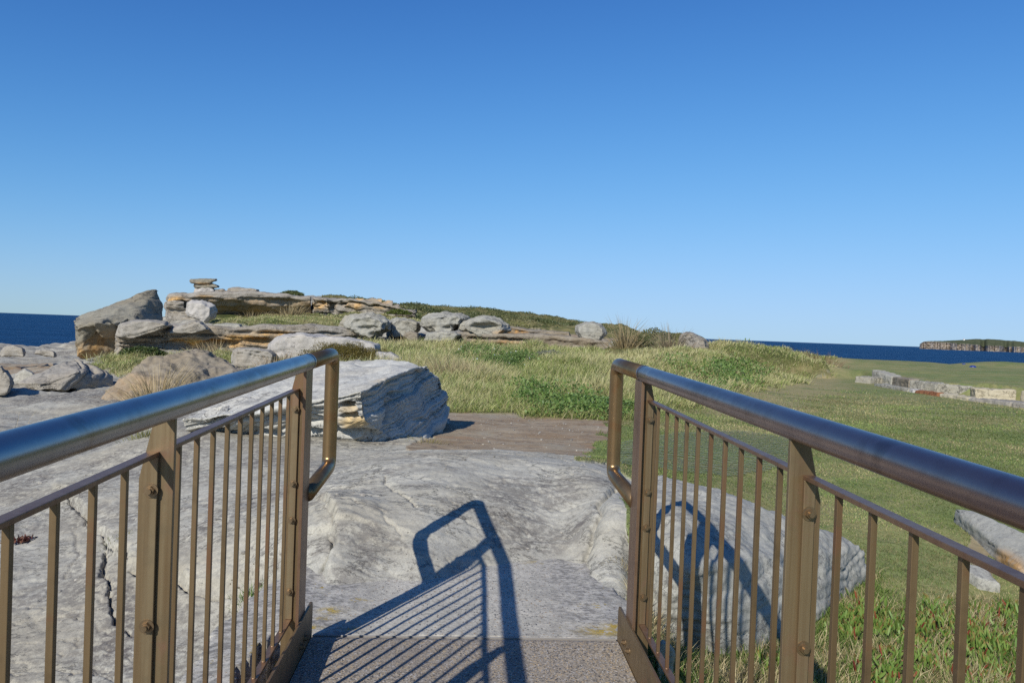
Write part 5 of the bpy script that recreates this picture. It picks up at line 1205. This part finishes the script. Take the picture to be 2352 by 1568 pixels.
HQ = np.stack([hi, hi+1, hi+nc+1, hi+nc], 2).reshape(-1, 4)
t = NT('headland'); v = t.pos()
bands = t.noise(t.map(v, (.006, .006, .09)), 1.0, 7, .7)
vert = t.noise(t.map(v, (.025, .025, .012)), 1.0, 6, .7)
c = t.mix(t.ramp(bands, .35, .65), (.44, .39, .33), (.29, .25, .215))  # cliff tones paled to stand in for distance haze
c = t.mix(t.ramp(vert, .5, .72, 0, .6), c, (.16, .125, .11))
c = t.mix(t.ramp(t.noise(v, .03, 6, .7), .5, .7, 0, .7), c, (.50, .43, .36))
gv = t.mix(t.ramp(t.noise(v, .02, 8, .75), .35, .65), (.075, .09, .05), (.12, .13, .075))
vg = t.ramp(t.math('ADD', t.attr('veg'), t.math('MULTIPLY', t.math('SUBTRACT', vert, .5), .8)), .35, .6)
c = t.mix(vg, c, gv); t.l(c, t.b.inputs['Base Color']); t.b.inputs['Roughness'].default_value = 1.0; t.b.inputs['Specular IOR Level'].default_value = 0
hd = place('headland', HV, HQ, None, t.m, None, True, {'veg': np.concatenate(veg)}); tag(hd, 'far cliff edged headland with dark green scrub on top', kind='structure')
t = NT('white_render'); t.b.inputs['Base Color'].default_value = (.8, .8, .78, 1)
t2 = NT('grey_roof'); t2.b.inputs['Base Color'].default_value = (.4, .4, .42, 1)
hp_ = P(2214, 780.2, HD+260)
hut = empty('hut', tuple(hp_), 'tiny white building on top of the far headland', 'building')
bm = bmesh.new(); box_bm(bm, hp_[0]-3, hp_[0]+3, hp_[1]-3, hp_[1]+3, hp_[2]-6, hp_[2]+4.0, False, 0); fin('wall', bm, t.m, hut)
bm = bmesh.new(); prism_bm(bm, [(hp_[0]-3.5, hp_[2]+4.02), (hp_[0]+3.5, hp_[2]+4.02), (hp_[0], hp_[2]+6)], 'y', hp_[1]-3.5, hp_[1]+3.5, 0); fin('roof', bm, t2.m, hut)

# light
SUN_EL, SUN_AZ = R(32.9), R(29.55)                     # shadows run 29.55 deg right of the bridge axis
sd = bpy.data.lights.new('sun', 'SUN'); sd.energy = 5.0; sd.angle = R(.53); sd.color = (1, .95, .875)
so = bpy.data.objects.new('sun', sd); C.objects.link(so)
ldir = Vector((math.sin(SUN_AZ)*math.cos(SUN_EL), math.cos(SUN_AZ)*math.cos(SUN_EL), -math.sin(SUN_EL)))
so.rotation_euler = ldir.to_track_quat('-Z', 'Y').to_euler()
w = bpy.data.worlds.new('World'); bpy.context.scene.world = w; w.use_nodes = True
nt = w.node_tree; bg = nt.nodes['Background']
sk = nt.nodes.new('ShaderNodeTexSky'); sk.sky_type = 'NISHITA'; sk.sun_disc = False
sk.sun_elevation = SUN_EL; sk.sun_rotation = math.atan2(-ldir.x, -ldir.y)
sk.altitude = 0; sk.air_density = 1.0; sk.dust_density = 0.0; sk.ozone_density = 6.0
def vm(op, a, b):
    x = nt.nodes.new('ShaderNodeVectorMath'); x.operation = op
    for i, q in enumerate((a, b)):
        if isinstance(q, tuple): x.inputs[i].default_value = q
        else: nt.links.new(q, x.inputs[i])
    return x.outputs[0]
# sky colours regraded: darkened overhead to cut ambient light, horizon kept blue
gm = nt.nodes.new('ShaderNodeGamma'); gm.inputs[1].default_value = 1.8
nt.links.new(vm('MULTIPLY', sk.outputs[0], (.12, .12, .12)), gm.inputs[0]); g_ = gm.outputs[0]
col = vm('DIVIDE', vm('MULTIPLY', g_, (2.55/.12, 3.23/.12, 3.567/.12)), vm('ADD', vm('MULTIPLY', g_, (5.0, 4.2, 3.0)), (1, 1, 1)))
nt.links.new(col, bg.inputs[0]); bg.inputs[1].default_value = .12
sc = bpy.context.scene
sc.view_settings.view_transform = 'Standard'; sc.view_settings.look = 'None'; sc.view_settings.exposure = 0.0; sc.view_settings.gamma = 1
cd_ = bpy.data.cameras.new('camera'); co = bpy.data.objects.new('camera', cd_); C.objects.link(co); sc.camera = co
cd_.sensor_width = 36; cd_.lens = 36*F/2352; cd_.clip_start = .05; cd_.clip_end = 60000
from mathutils import Matrix
def dirv(x, y): return Vector(ray(x, y)).normalized()
fw = dirv(1176, 784); rt_ = (dirv(1276, 784)*1.0 - fw*(dirv(1276, 784).dot(fw))).normalized(); up = rt_.cross(fw).normalized()
co.matrix_world = Matrix(((rt_.x, up.x, -fw.x, 0), (rt_.y, up.y, -fw.y, 0), (rt_.z, up.z, -fw.z, CH), (0, 0, 0, 1)))
sc.render.resolution_x, sc.render.resolution_y = 1024, 682
sc.cycles.max_bounces = 6; sc.cycles.use_denoising = False
print('done', time.time()-T0)
